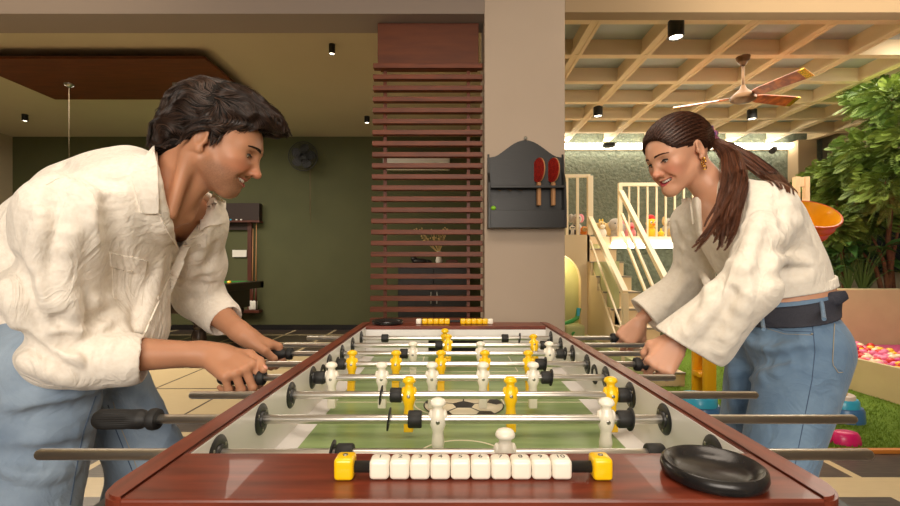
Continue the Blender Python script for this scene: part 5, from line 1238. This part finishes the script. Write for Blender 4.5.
    for c0, c1, a, w_ in ((cR0,cR1,aR,wR),(cL0,cL1,aL,wL)):
        G.cap(c0, c1-a*.008, .0600, .0600, .006); G.cap(c0-a*.004, c0+a*.016, .0625, .0625, .003)
        G.cap(c1+a*.028, c1+a*.09, .049, .052, .004, 's')
    sh = G.build('shirt', .0032, 'linen', man)
    # shirt details lying on the cloth
    patch(G, [(109,252),(146,260),(144,274),(110,266)], 14, 6, .002, .0022, 'pocket_flap', 'linen', sh); 
    patch(G, [(184,242),(207,232),(206,246),(188,254)], 10, 6, .002, .0022, 'pocket_flap', 'linen', sh)
    patch(G, [(112,268),(145,274),(142,306),(113,298)], 10, 10, .0002, .0014, 'pocket', 'linen', sh)
    patch(G, [(182,246),(190,246),(148,344),(142,338)], 5, 30, .001, .0025, 'button_placket', 'linen', sh)
    P, N = G.hit([130,168,157,149,199], [270,272,298,322,244])
    for p, n in zip(P, N):
        bm = BM(); Q = Vector(n).to_track_quat('Z','X').to_matrix().to_4x4(); lathe(bm, [(0,0),(.0052,0),(.0058,.0012),(.0048,.0024),(.002,.0018),(0,.0018)], 16, Matrix.Translation(Vector(p+n*.004)) @ Q); obj('button', bm, 'button', sh, True)
    seam(G, [(46,185),(60,177),(78,180),(92,192),(98,210)], .0011, 'shoulder_seam', 'linen', sh)
    patch(G, [(155,150),(158,212),(140,212),(131,176)], 12, 18, .005, .006, 'collar', 'linen', sh)
    patch(G, [(214,194),(223,200),(222,222),(199,229)], 8, 8, .004, .006, 'collar', 'linen', sh)
    seam(G, [(159,214),(166,228),(178,249)], .0022, 'opening_edge', 'linen', sh, off=.001); seam(G, [(181,248),(197,228)], .0022, 'opening_edge', 'linen', sh, off=.001)
    # ---- jeans
    J = SDF()
    J.ell((-.985,1.19,.93), (.135,.185,.14), None, .06); J.cap(hipR, knR, .118, .088, .05); J.cap(hipL, knL, .112, .092, .05)
    J.cap(knR, anR, .088, .080, .04); J.cap(knL, anL, .090, .080, .04)
    J.plane((0,0,.10),(0,0,-1)); J.plane((0,0,1.02),(0,0,1))
    folds(J, [([(10,405),(50,400),(92,392)],.018,.006,'u'), ([(20,418),(60,414),(98,402)],.016,.006,'s'), ([(30,440),(66,436),(90,428)],.014,.005,'u'),
        ([(110,392),(135,398),(160,412)],.016,.005,'s'), ([(112,410),(140,420),(168,424)],.014,.005,'u'), ([(5,470),(40,476),(74,470)],.014,.005,'u'), ([(0,455),(36,458),(80,448)],.014,.005,'s'),
        ([(105,385),(112,400),(120,415)],.012,.005,'s')])
    J.disp = wrinkle(.003, (16,17,15), 2)
    jn = J.build('jeans', .004, 'denim_m', man)
    seam(J, [(96,396),(84,430),(76,470),(70,505)], .0012, 'leg_seam', 'thread', jn); seam(J, [(108,405),(116,430),(126,455),(134,475)], .0014, 'leg_seam', 'thread', jn); seam(J, [(113,402),(121,428),(131,452),(139,474)], .0010, 'leg_seam', 'thread2', jn)
    for an, yw in ((anR,.05),(anL,-.05)):
        K = SDF(); shoe(K, (an[0],an[1],0), yw); K.build('shoe', .006, 'shoe_m', man)
    # ---- hair
    Hs = SDF(); w = H.w; c = H.sc
    def E(p, r, k=.02, mode='u'): Hs.ell(w(p), tuple(x*c for x in r), H.B, k*c, mode)
    E((0,-.024,.052), (.088,.108,.098)); E((0,.035,.100), (.068,.062,.045), .04); E((0,.088,.100), (.054,.046,.028), .03); E((0,-.085,.0), (.068,.044,.07), .03); E((0,-.104,-.040), (.045,.022,.03), .02)
    for x in (-1,1): Hs.cap(w((x*.074,.018,.02)), w((x*.0735,.020,-.010)), .012*c, .005*c, .012*c)
    E((0,.104,.006), (.085,.056,.070), .015, 's'); E((0,.062,-.05), (.12,.085,.064), .012, 's')
    for x in (-1,1): E((x*.092,-.008,-.022), (.028,.023,.034), .008, 's')
    base_ops = list(Hs.ops)
    Hs.disp = lambda P: (.003*np.sin(H.loc(P)[:,0]*170+2*np.sin(H.loc(P)[:,1]*45)+H.loc(P)[:,2]*60)*np.sin(H.loc(P)[:,2]*60+H.loc(P)[:,1]*40)).astype(np.float32)
    hr = Hs.build('hair', .003, 'hair_base', man); rg = np.random.default_rng(5)
    co = np.empty(len(hr.data.vertices)*3, np.float32); hr.data.vertices.foreach_get('co', co); co = co.reshape(-1,3); L = H.loc(co); keep = (S.ev(co) > .004); co = co[keep]
    def flow(P):
        L = H.loc(P); x, y, z = L.T; top = np.clip((z-.045)/.05,0,1); fr = np.clip((y-.0)/.06,0,1); sx = np.sign(x)
        a = np.stack([.25*sx*(1-top)+.55*top*(1-fr)*0-.35*fr*top, -1.0+2.2*top*np.clip((y+.06)/.08,0,1), -.55*(1-top)-.25*fr*top-.9*np.clip((-y-.06)/.05,0,1)],1)
        th = 1.1*np.sin(L[:,1]*46+L[:,0]*30+1.5*np.sin(L[:,2]*38))*np.sin(L[:,2]*52-L[:,0]*24+.8)+.35*np.sin(L[:,0]*140+L[:,2]*90)
        a = a/(np.linalg.norm(a,axis=1)[:,None]+1e-6); b = np.cross(a, np.stack([x*2,y*.3,z],1)); b /= np.linalg.norm(b,axis=1)[:,None]+1e-6
        return ((a*np.cos(th)[:,None]+b*np.sin(th)[:,None])@H.B.T.astype(np.float32)).astype(np.float32)
    sd_ = co[rg.integers(0,len(co),6500)]+rg.normal(0,.0015,(6500,3)).astype(np.float32); G_ = grow(Hs, sd_, flow, .050, 10, .007, rg)
    r_ = .00085*(1-.8*np.linspace(0,1,10)**2)[None]; t_ = np.clip(rg.normal(.22,.22,6500),0,1); hair_mesh('hair_strands', G_, r_, 'hair_tint', hr, mixcol(srgb(24,17,14), srgb(104,74,58), t_))
    # quiff and nape locks that leave the surface
    q = []
    for i in range(46):
        x = rg.uniform(-.050,.050); y_ = rg.uniform(.02,.085); g = [w((x,y_,.138-.25*(y_-.02)*(y_>.05))), w((x*.95-.004,y_+.035,.140-.6*(y_-.02))), w((x*.9-.008,.128+rg.uniform(-.008,.004),.112)), w((x*.85-.012,.140+rg.uniform(-.012,.006),.088+rg.uniform(-.010,.006)))]; q.append(lock_strands([g],1,26,.002,.0026,10,.004,rg))
    for i in range(34):
        x = rg.uniform(-.062,.062); g = [w((x,-.098,.02)), w((x,-.120,-.015)), w((x,-.118,-.042)), w((x*1.05,-.114-.008*rg.random(),-.062+rg.uniform(-.010,.008)))]; q.append(lock_strands([g],1,22,.002,.0024,10,.003,rg))
    for s in (-1,1):
        for i in range(12):
            z0 = rg.uniform(.0,.03); g = [w((s*.078,.012,z0+.02)), w((s*.088,-.012,z0+.012)), w((s*.087,-.034,z0-.012)), w((s*.080,-.048,z0-.044))]; q.append(lock_strands([g],1,22,.002,.0022,10,.002,rg))
        for i in range(7): g = [w((s*.077,.030-.004*i,.036)), w((s*.080,.028-.004*i,.010)), w((s*.078,.026-.003*i,-.018+rg.uniform(-.004,.008)))]; q.append(lock_strands([g],1,14,.001,.0014,10,.001,rg))
    q = np.concatenate(q); t_ = np.clip(rg.normal(.22,.2,len(q)),0,1); hair_mesh('hair_strands', q, r_, 'hair_tint', hr, mixcol(srgb(24,17,14), srgb(104,74,58), t_))
    root_fix(man)
    return man
def root_fix(root):
    """children were modelled in world space: keep them there under the moved root"""
    inv = Matrix.Translation(-Vector(root.location))
    for ch in root.children: ch.matrix_parent_inverse = inv
M['nail_m'] = mat('natural_nail', srgb(222,160,136), .3)

# ---------------------------------------------------------------- the woman
def build_woman():
    wo = thing('person', 'smiling person with brown ponytail, cream blouse and blue jeans gripping rods from the right', 'person', (.95,1.35,0))
    waist = (.992,1.35,1.045); chest = (.915,1.37,1.24); neck = (.836,1.405,1.325)
    shL, shR = (.868,1.265,1.285), (.825,1.555,1.275)
    elL, elR = (.745,1.125,1.085), (.865,1.645,1.075)
    hipL, hipR = (.985,1.27,.90), (.985,1.44,.89); knL, knR = (.862,1.24,.54), (.965,1.49,.55); anL, anR = (.93,1.26,.10), (1.12,1.50,.10)
    H = Head((.708,1.425,1.475), roll(basis((-.93,-.26,-.40)), math.radians(-3)), .96); H.cz = .86; H.look = np.array([-.75,-.15,-.75])
    gL = np.array((.560,1.228,.868)); gR = np.array((.640,1.669,.868))
    dL = np.array((-.60,-.22,-.72)); nL = np.array((-.15,-.85,.40)); dR = np.array((-.62,-.25,-.68)); nR = np.array((-.15,-.85,.40))
    def wr(g, d, n, up=.028): d = d/np.linalg.norm(d); n = n-d*(n@d); n /= np.linalg.norm(n); return g-d*.070+n*up
    wL = wr(gL,dL,nL); wR = wr(gR,dR,nR)
    # ---- blouse
    G = SDF(); n_ = np.array((-.19,0,.98))
    G.cap((.90,1.37,1.235), (.948,1.355,1.12), .125, .120, .06); G.cap((.948,1.355,1.12), (.980,1.35,1.06), .122, .115, .05); G.cap((.90,1.37,1.235), (.868,1.385,1.275), .122, .10, .06)
    G.ell((.865,1.34,1.215), (.09,.14,.085), None, .05)
    G.plane(np.array(waist)+np.array((0,0,.012)), -n_, .004)
    G.cap(shL, neck, .060, .060, .05); G.cap(shR, neck, .060, .060, .05)
    midL = (.800,1.19,1.19)
    wLs = np.array(wL); eL = np.array(elL); aL = (wLs-eL)/np.linalg.norm(wLs-eL); cL = wLs-aL*.022
    wRs = np.array(wR); eR = np.array(elR); aR = (wRs-eR)/np.linalg.norm(wRs-eR); cR = wRs-aR*.03
    G.cap(shL, midL, .064, .058, .05); G.cap(midL, eL+aL*.01, .058, .055, .05); G.cap(eL+aL*.01, cL+aL*.07+np.array((.008,0,-.008)), .055, .070, .05)
    G.cap(shR, elR, .066, .062, .05); G.cap(elR, cR+aR*.06, .062, .080, .05)
    SHB = SDF(); SHB.ops = list(G.ops)
    S = SDF(); head_sdf(S, H, 1, 1.25)
    S.cap(H.w((0,-.03,-.05)), neck, .048, .052, .03); T = SDF(); T.cap(neck, chest, .08, .14, .05); T.cap((.80,1.38,1.28), (.86,1.35,1.16), .07, .12, .04); S.cap(chest, waist, .09, .100, .05)
    S.cap(waist, (.985,1.355,.93), .100, .100, .05); T.cap(shL, neck, .045, .05, .04); T.cap(shR, neck, .045, .05, .04); S.inside(T, SHB, .010)
    for sh, el, w_ in ((shL,elL,wL),(shR,elR,wR)):
        w_ = np.array(w_); el = np.array(el); mid = el+(w_-el)*.35; S.cap(sh, el, .038, .033, .02); S.cap(el, mid, .034, .034, .03); S.cap(mid, w_, .034, .0225, .03)
    cu = ((70,80,50),(66,80,50),(64,80,50),(60,78,46)); th = ((.026,.018,-.012),(.048,.042,-.020),(.048,.068,-.036),(.030,.086,-.048))
    nfL = hand_sdf(S, wL, dL, nL, 1, .96, curls=cu, thumb=th); nfR = hand_sdf(S, wR, dR, nR, -1, .96, curls=cu, thumb=th)
    S.build('body', .0023, 'skin_w', wo, face_tint(H, srgb(212,158,128), srgb(186,70,76), srgb(220,122,100)), skip=SHB.ev)
    face_parts(H, wo, 'hair_w', 120, .7, lash=1)
    nails('fingernail', nfL, 'nail_pink', wo); nails('fingernail', nfR, 'nail_pink', wo)
    G.cap(np.array(neck)-(-.01,0,.02), np.array(neck)+(-.02,0,.015), .066, .060, .03)
    G.cap(neck, H.w((0,-.02,-.03)), .050, .060, .008, 's')
    G.pxcut([(693,150),(694,200),(700,232),(712,236),(716,200),(722,150)], 1.40)
    G.cap(W(750,292,1.15), W(710,352,1.20), .034, .036, .05); G.cap(W(732,300,1.17), W(712,345,1.19), .045, .042, .05)
    folds(G, [([(742,195),(735,230),(722,262)],.014,.005,'s'), ([(760,215),(748,250),(732,282)],.014,.005,'u'), ([(730,262),(745,268),(758,262)],.012,.005,'u'), 
        ([(770,235),(782,252),(806,262)],.014,.005,'s'), ([(772,258),(790,262),(812,266)],.012,.005,'u'), ([(768,245),(766,270),(758,292)],.012,.005,'s'), ([(790,205),(802,230),(812,252)],.013,.005,'u'),
        ([(778,200),(786,228),(800,252)],.012,.004,'s'), ([(700,262),(712,300),(700,330)],.012,.004,'u'), ([(735,295),(722,318),(706,342)],.014,.004,'s'), ([(748,296),(738,325),(722,352)],.016,.006,'u'), ([(722,292),(705,315),(688,334)],.013,.005,'u'),
        ([(675,225),(682,255),(676,285)],.012,.005,'s'), ([(690,240),(698,262),(706,280)],.012,.005,'u'), ([(684,250),(690,275),(668,305)],.012,.004,'u'), ([(762,275),(785,276),(812,268)],.010,.004,'s')])
    G.disp = wrinkle(.0016, (16,18,14), 5)
    # gathered hem band and flared open cuffs
    p0, p1 = W(668,335,1.215), W(722,367,1.19); cn = np.cross(np.array(p1-p0), np.array((.1,1,.15))); cn = cn if cn[2] < 0 else -cn; G.halfcut(p0, cn, 0, 1.42)
    G.halfcut(cR, aR, 1.42, 2); G.cap(cR-aR*.05, cR+aR*.06, .036, .068, .004, 's')
    pm = np.array(W(692,349,1.205)); G.cap(pm-cn/np.linalg.norm(cn)*.02, pm+cn/np.linalg.norm(cn)*.05, .036, .060, .004, 's')
    G.cap(np.array(waist)+n_*.03, np.array(waist)-n_*.03, .105, .108, .004, 's')
    bl = G.build('blouse', .0032, 'crepe', wo)
    B = SDF(); B.cap(np.array(waist)+n_*.045, np.array(waist)-n_*.0, .1185, .1185, .01); B.plane(np.array(waist)+n_*.040, n_, .004); B.plane(np.array(waist)+n_*.012, -n_, .004); B.cap(np.array(waist)+n_*.1, np.array(waist)-n_*.05, .112, .112, .004, 's')
    B.disp = lambda P: (.0012*np.sin(np.arctan2(P[:,1]-1.35,P[:,0]-.99)*90)).astype(np.float32); B.build('hem_band', .003, 'crepe', bl)
    patch(G, [(682,200),(691,199),(694,224),(684,216)], 6, 8, .002, .003, 'collar', 'crepe', bl); patch(G, [(724,200),(731,204),(722,226),(712,234)], 6, 8, .002, .003, 'collar', 'crepe', bl)
    seam(G, [(772,238),(768,262),(760,288),(757,300)], .0009, 'side_seam', 'crepe', bl)
    # ---- jeans
    J = SDF(); J.ell((.975,1.36,.93), (.114,.155,.12), None, .06); J.cap((.985,1.355,.95), (.992,1.35,1.03), .118, .114, .03); J.ell((1.0,1.30,.89), (.072,.095,.10), None, .03); J.ell((.995,1.42,.90), (.07,.09,.10), None, .03)
    J.cap(hipL, knL, .106, .086, .03); J.cap(hipR, knR, .100, .086, .03); J.cap(knL, anL, .086, .098, .04); J.cap(knR, anR, .086, .098, .04)
    J.plane((0,0,.07),(0,0,-1)); J.plane(np.array(waist)-n_*.0, n_)
    J.cap(np.array(waist)+n_*.03, np.array(waist)-n_*.02, .106, .106, .003, 's')
    folds(J, [([(752,345),(775,350),(800,346)],.014,.005,'u'), ([(755,362),(780,362),(812,352)],.013,.005,'s'), ([(752,335),(770,338),(790,334)],.012,.005,'s'), ([(748,380),(770,376),(790,366)],.012,.004,'u'), ([(742,350),(746,380),(742,410)],.012,.006,'s'), ([(730,360),(735,390),(734,420)],.013,.005,'u')])
    J.disp = wrinkle(.0025, (16,17,15), 9); jn = J.build('jeans', .0038, 'denim_w', wo)
    seam(J, [(812,322),(815,350),(812,380),(806,410),(800,440),(794,470)], .0011, 'outer_seam', 'thread', jn); seam(J, [(762,318),(768,326),(785,331),(812,332)], .0012, 'pocket_edge', 'thread', jn); seam(J, [(762,321),(768,329),(785,334),(812,335)], .0008, 'pocket_stitching', 'thread2', jn)
    patch(J, [(834,324),(845,326),(843,372),(832,366)], 8, 12, .0005, .0014, 'back_pocket', 'denim_w', jn)
    seam(J, [(834,324),(832,364),(838,373),(842,372)], .0010, 'pocket_stitching', 'thread2', jn, off=.002)
    for x_, y_ in ((812,334),(764,320)):
        P, N = J.hit([x_],[y_]); bm = BM(); ball(bm, Vector(P[0]+N[0]*.001), .0028, 10); obj('rivet', bm, 'screw', jn, True)
    JB = SDF(); JB.ops = list(J.ops); D = SDF(); D.add('u', lambda P: JB.ev(P)-.008, waist, .28, .01); D.plane(np.array(waist)-n_*.012, n_, .003); D.plane(np.array(waist)-n_*.062, -n_, .003)
    be = D.build('belt', .0034, 'belt', wo)
    bm = BM(); P, N = D.hit([826],[300]); tube(bm, [Vector(P[0]), Vector(P[0])+Vector((.022,-.012,.006)), Vector(P[0])+Vector((.052,-.004,.014))], [.018,.019,.012], 12, flat=.3); obj('belt_end', bm, 'belt', be, True)
    for x_ in (761,820):
        g = [(x_,303+(812-x_)*.17-6),(x_+1,303+(812-x_)*.17+2),(x_+2,303+(812-x_)*.17+9)]; P, N = D.hit([q[0] for q in g],[q[1] for q in g])
        if P[:,1].max() > 1.6: continue
        P = [P[1]+(P[0]-P[2])*1.0, P[0], P[1], P[2], P[2]+(P[2]-P[0])*.5]
        bm = BM(); tube(bm, [Vector(p+n*.003) for p, n in zip(P,[N[1]]*5)], .0050, 8); obj('belt_loop', bm, 'denim_w', jn, True)
    for an, yw in ((anL,math.pi-.05),(anR,math.pi+.05)): K = SDF(); shoe(K, (an[0],an[1],0), yw, .24); K.build('shoe', .006, 'white', wo)
    # ---- hair
    w = H.w; c = H.sc; Hs = SDF()
    def E(p, r, k=.02, mode='u'): Hs.ell(w(p), tuple(x*c for x in r), H.B, k*c, mode)
    E((0,-.020,.043), (.0800,.103,.088)); E((0,.028,.045), (.070,.070,.066), .03); E((0,-.095,.02), (.045,.035,.045), .03)
    E((0,.112,-.004), (.078,.066,.086), .010, 's'); E((0,.058,-.060), (.12,.080,.070), .012, 's'); Hs.plane(w((0,0,-.045)), -H.B[:,2], .01)
    for x in (-1,1): E((x*.088,-.006,-.018), (.022,.026,.036), .008, 's')
    Hs.disp = lambda P: (.0010*np.sin(np.arctan2(H.loc(P)[:,0], H.loc(P)[:,2]-.03)*46+H.loc(P)[:,1]*20)).astype(np.float32)
    hr = Hs.build('hair', .003, 'hair_wbase', wo); rg = np.random.default_rng(9)
    tie = Vector(w((0,-.128,.018)))
    co = np.empty(len(hr.data.vertices)*3, np.float32); hr.data.vertices.foreach_get('co', co); co = co.reshape(-1,3); co = co[S.ev(co) > .003]
    tl = np.array((0,-.118,.016),np.float32)
    def flow(P):
        L = H.loc(P); d_ = tl-L; d_ /= np.linalg.norm(d_,axis=1)[:,None]+1e-6; th = .22*np.sin(L[:,1]*40+L[:,0]*60+L[:,2]*30); b = np.cross(d_, np.stack([L[:,0],L[:,1]*.3,L[:,2]],1)); b /= np.linalg.norm(b,axis=1)[:,None]+1e-6
        return ((d_*np.cos(th)[:,None]+b*np.sin(th)[:,None])@H.B.T.astype(np.float32)).astype(np.float32)
    sd_ = co[rg.integers(0,len(co),6000)]+rg.normal(0,.001,(6000,3)).astype(np.float32); G_ = grow(Hs, sd_, flow, .105, 14, .0014, rg); rk = .00070*(1-.6*np.linspace(0,1,14)**2)[None]
    hair_mesh('hair_strands', G_, rk, 'hair_tint', hr, mixcol(srgb(34,19,14), srgb(112,66,44), np.clip(rg.normal(.25,.22,6000),0,1))); q = []
    def surf(px, py, Y, lift=.012):
        P, N = G.hit([px],[py]); y = P[0][1]; return W(px, py, min(Y, y-lift) if y < 1.75 else Y)
    tie = Vector(w((0,-.128,.018)))
    fr = [[(728,152,1.38),(734,175,1.30),(724,205,1.22),(708,230,1.2),(690,247,1.2)], [(732,152,1.37),(740,178,1.28),(730,208,1.21),(714,236,1.19),(703,250,1.19)], [(736,154,1.36),(745,182,1.27),(738,212,1.2),(727,238,1.18),(722,252,1.18)], [(724,156,1.38),(722,180,1.31),(716,205,1.24),(712,226,1.2),(716,246,1.19)]]
    for g0, g1 in zip(fr, fr[1:]+[fr[2]]):
        q.append(lock_strands([[tie]+[surf(*p_) for p_ in g0], [tie]+[surf(*p_) for p_ in g1]], 19, 44, .005, .0032, 16, .010, rg))
    bk = [[(734,146,1.40),(756,158,1.36),(776,172,1.36),(796,194,1.38)], [(734,150,1.39),(752,162,1.34),(770,175,1.33),(788,192,1.34)], [(732,154,1.38),(748,164,1.33),(762,176,1.30),(778,190,1.30)]]
    for g0, g1 in zip(bk, bk[1:]): q.append(lock_strands([[tie]+[surf(*p_) for p_ in g0], [tie]+[surf(*p_) for p_ in g1]], 12, 44, .003, .0030, 16, .004, rg))
    q = np.concatenate(q); rk = .00080*(1-.8*np.linspace(0,1,16)**2)[None]; hair_mesh('ponytail', push_out(G, q, .0025), rk, 'hair_tint', hr, mixcol(srgb(52,28,20), srgb(150,92,62), np.repeat(np.clip(rg.normal(.35,.25,len(q)//2+1),0,1),2)[:len(q)]))
    bm = BM(); R_ = Matrix(H.B.tolist()); ax = H.B@np.array((0,1,-.25)); _, a_, b_ = frame_axes(ax); cc = Vector(w((0,-.124,.020)))
    tube(bm, [cc+(a_*math.cos(t)+b_*math.sin(t))*.026*(1+.10*math.sin(t*9)) for t in np.linspace(0,2*math.pi,64)], [.0145*(1+.25*math.sin(i*1.9)) for i in range(64)], 10, False); obj('scrunchie', bm, 'scrunchie', wo, True)
    s_ = 1 if (H.B[:,0]@np.array((0,-1,0))) > 0 else -1
    bm = BM(); ep = Vector(w((s_*.083,.000,-.040)))
    for q in range(5): o_ = ep+Vector((.004*math.sin(q*2.1),-.003,-.0065*q)); tube(bm, [o_+Vector((math.cos(t)*.0045,.002*math.sin(q+t),math.sin(t)*.0045)) for t in np.linspace(0,6.283,13)], .0016, 6, False)
    obj('earring', bm, 'gold', wo, True)
    root_fix(wo); return wo
build_man()
build_woman()
# ================================================================ LIGHT
def area(name, loc, size, power, col=(1,.80,.58), rot=(0,0,0), sy=None):
    l = bpy.data.lights.new(name, 'AREA'); l.energy = power; l.color = col; l.size = size
    if sy: l.shape = 'RECTANGLE'; l.size_y = sy
    o = bpy.data.objects.new(name, l); COL.objects.link(o); o.location = loc; o.rotation_euler = rot; return o
area('room_fill', (-.2,-2.2,2.0), 2.6, 130, (1,.90,.78), (math.radians(84),0,0), 1.6)  # softbox-like fill added behind the camera, not a lamp of the room
area('room_fill', (.1,.9,3.15), 1.6, 34, (1,.86,.70), (0,0,0), 1.0)
area('room_fill', (-4.2,5.4,3.28), 3.4, 165, (1,.88,.72), (0,0,0), 1.6)  # fill added under the left ceiling to brighten that room
area('fill_uplight', (-3.6,2.3,2.75), 3.4, 14, (1,.84,.62), (math.radians(150),0,0), .5)  # added out of view to brighten the left ceiling; no cove there
area('fill_uplight', (3.4,2.5,2.72), 3.6, 32, (1,.88,.72), (math.radians(140),0,0), .4)  # added out of view to brighten the coffers; no real fitting
area('play_light', (3.9,5.2,3.28), 3.0, 125, (1,.92,.78), (0,0,0), 2.2)
area('planter_light', (5.0,4.2,3.2), 1.0, 18, (1,.92,.78), (math.radians(30),0,0), 1.0)
w = bpy.data.worlds.new('world'); SC.world = w; w.use_nodes = True; w.node_tree.nodes['Background'].inputs[0].default_value = (.30,.22,.15,1); w.node_tree.nodes['Background'].inputs[1].default_value = .5
SC.view_settings.exposure = -.08
# ================================================================ CAMERA
cam = bpy.data.cameras.new('camera'); co = bpy.data.objects.new('camera', cam); COL.objects.link(co)
cam.sensor_width = 36; cam.lens = 36*F/900; cam.shift_y = (HY-253)/900; cam.clip_start = .05
co.location = (0,0,CZ); co.rotation_euler = (math.pi/2,0,0); SC.camera = co
SC.view_settings.view_transform = 'Standard'; SC.view_settings.look = 'None'; SC.view_settings.gamma = 1; SC.view_settings.use_curve_mapping = False
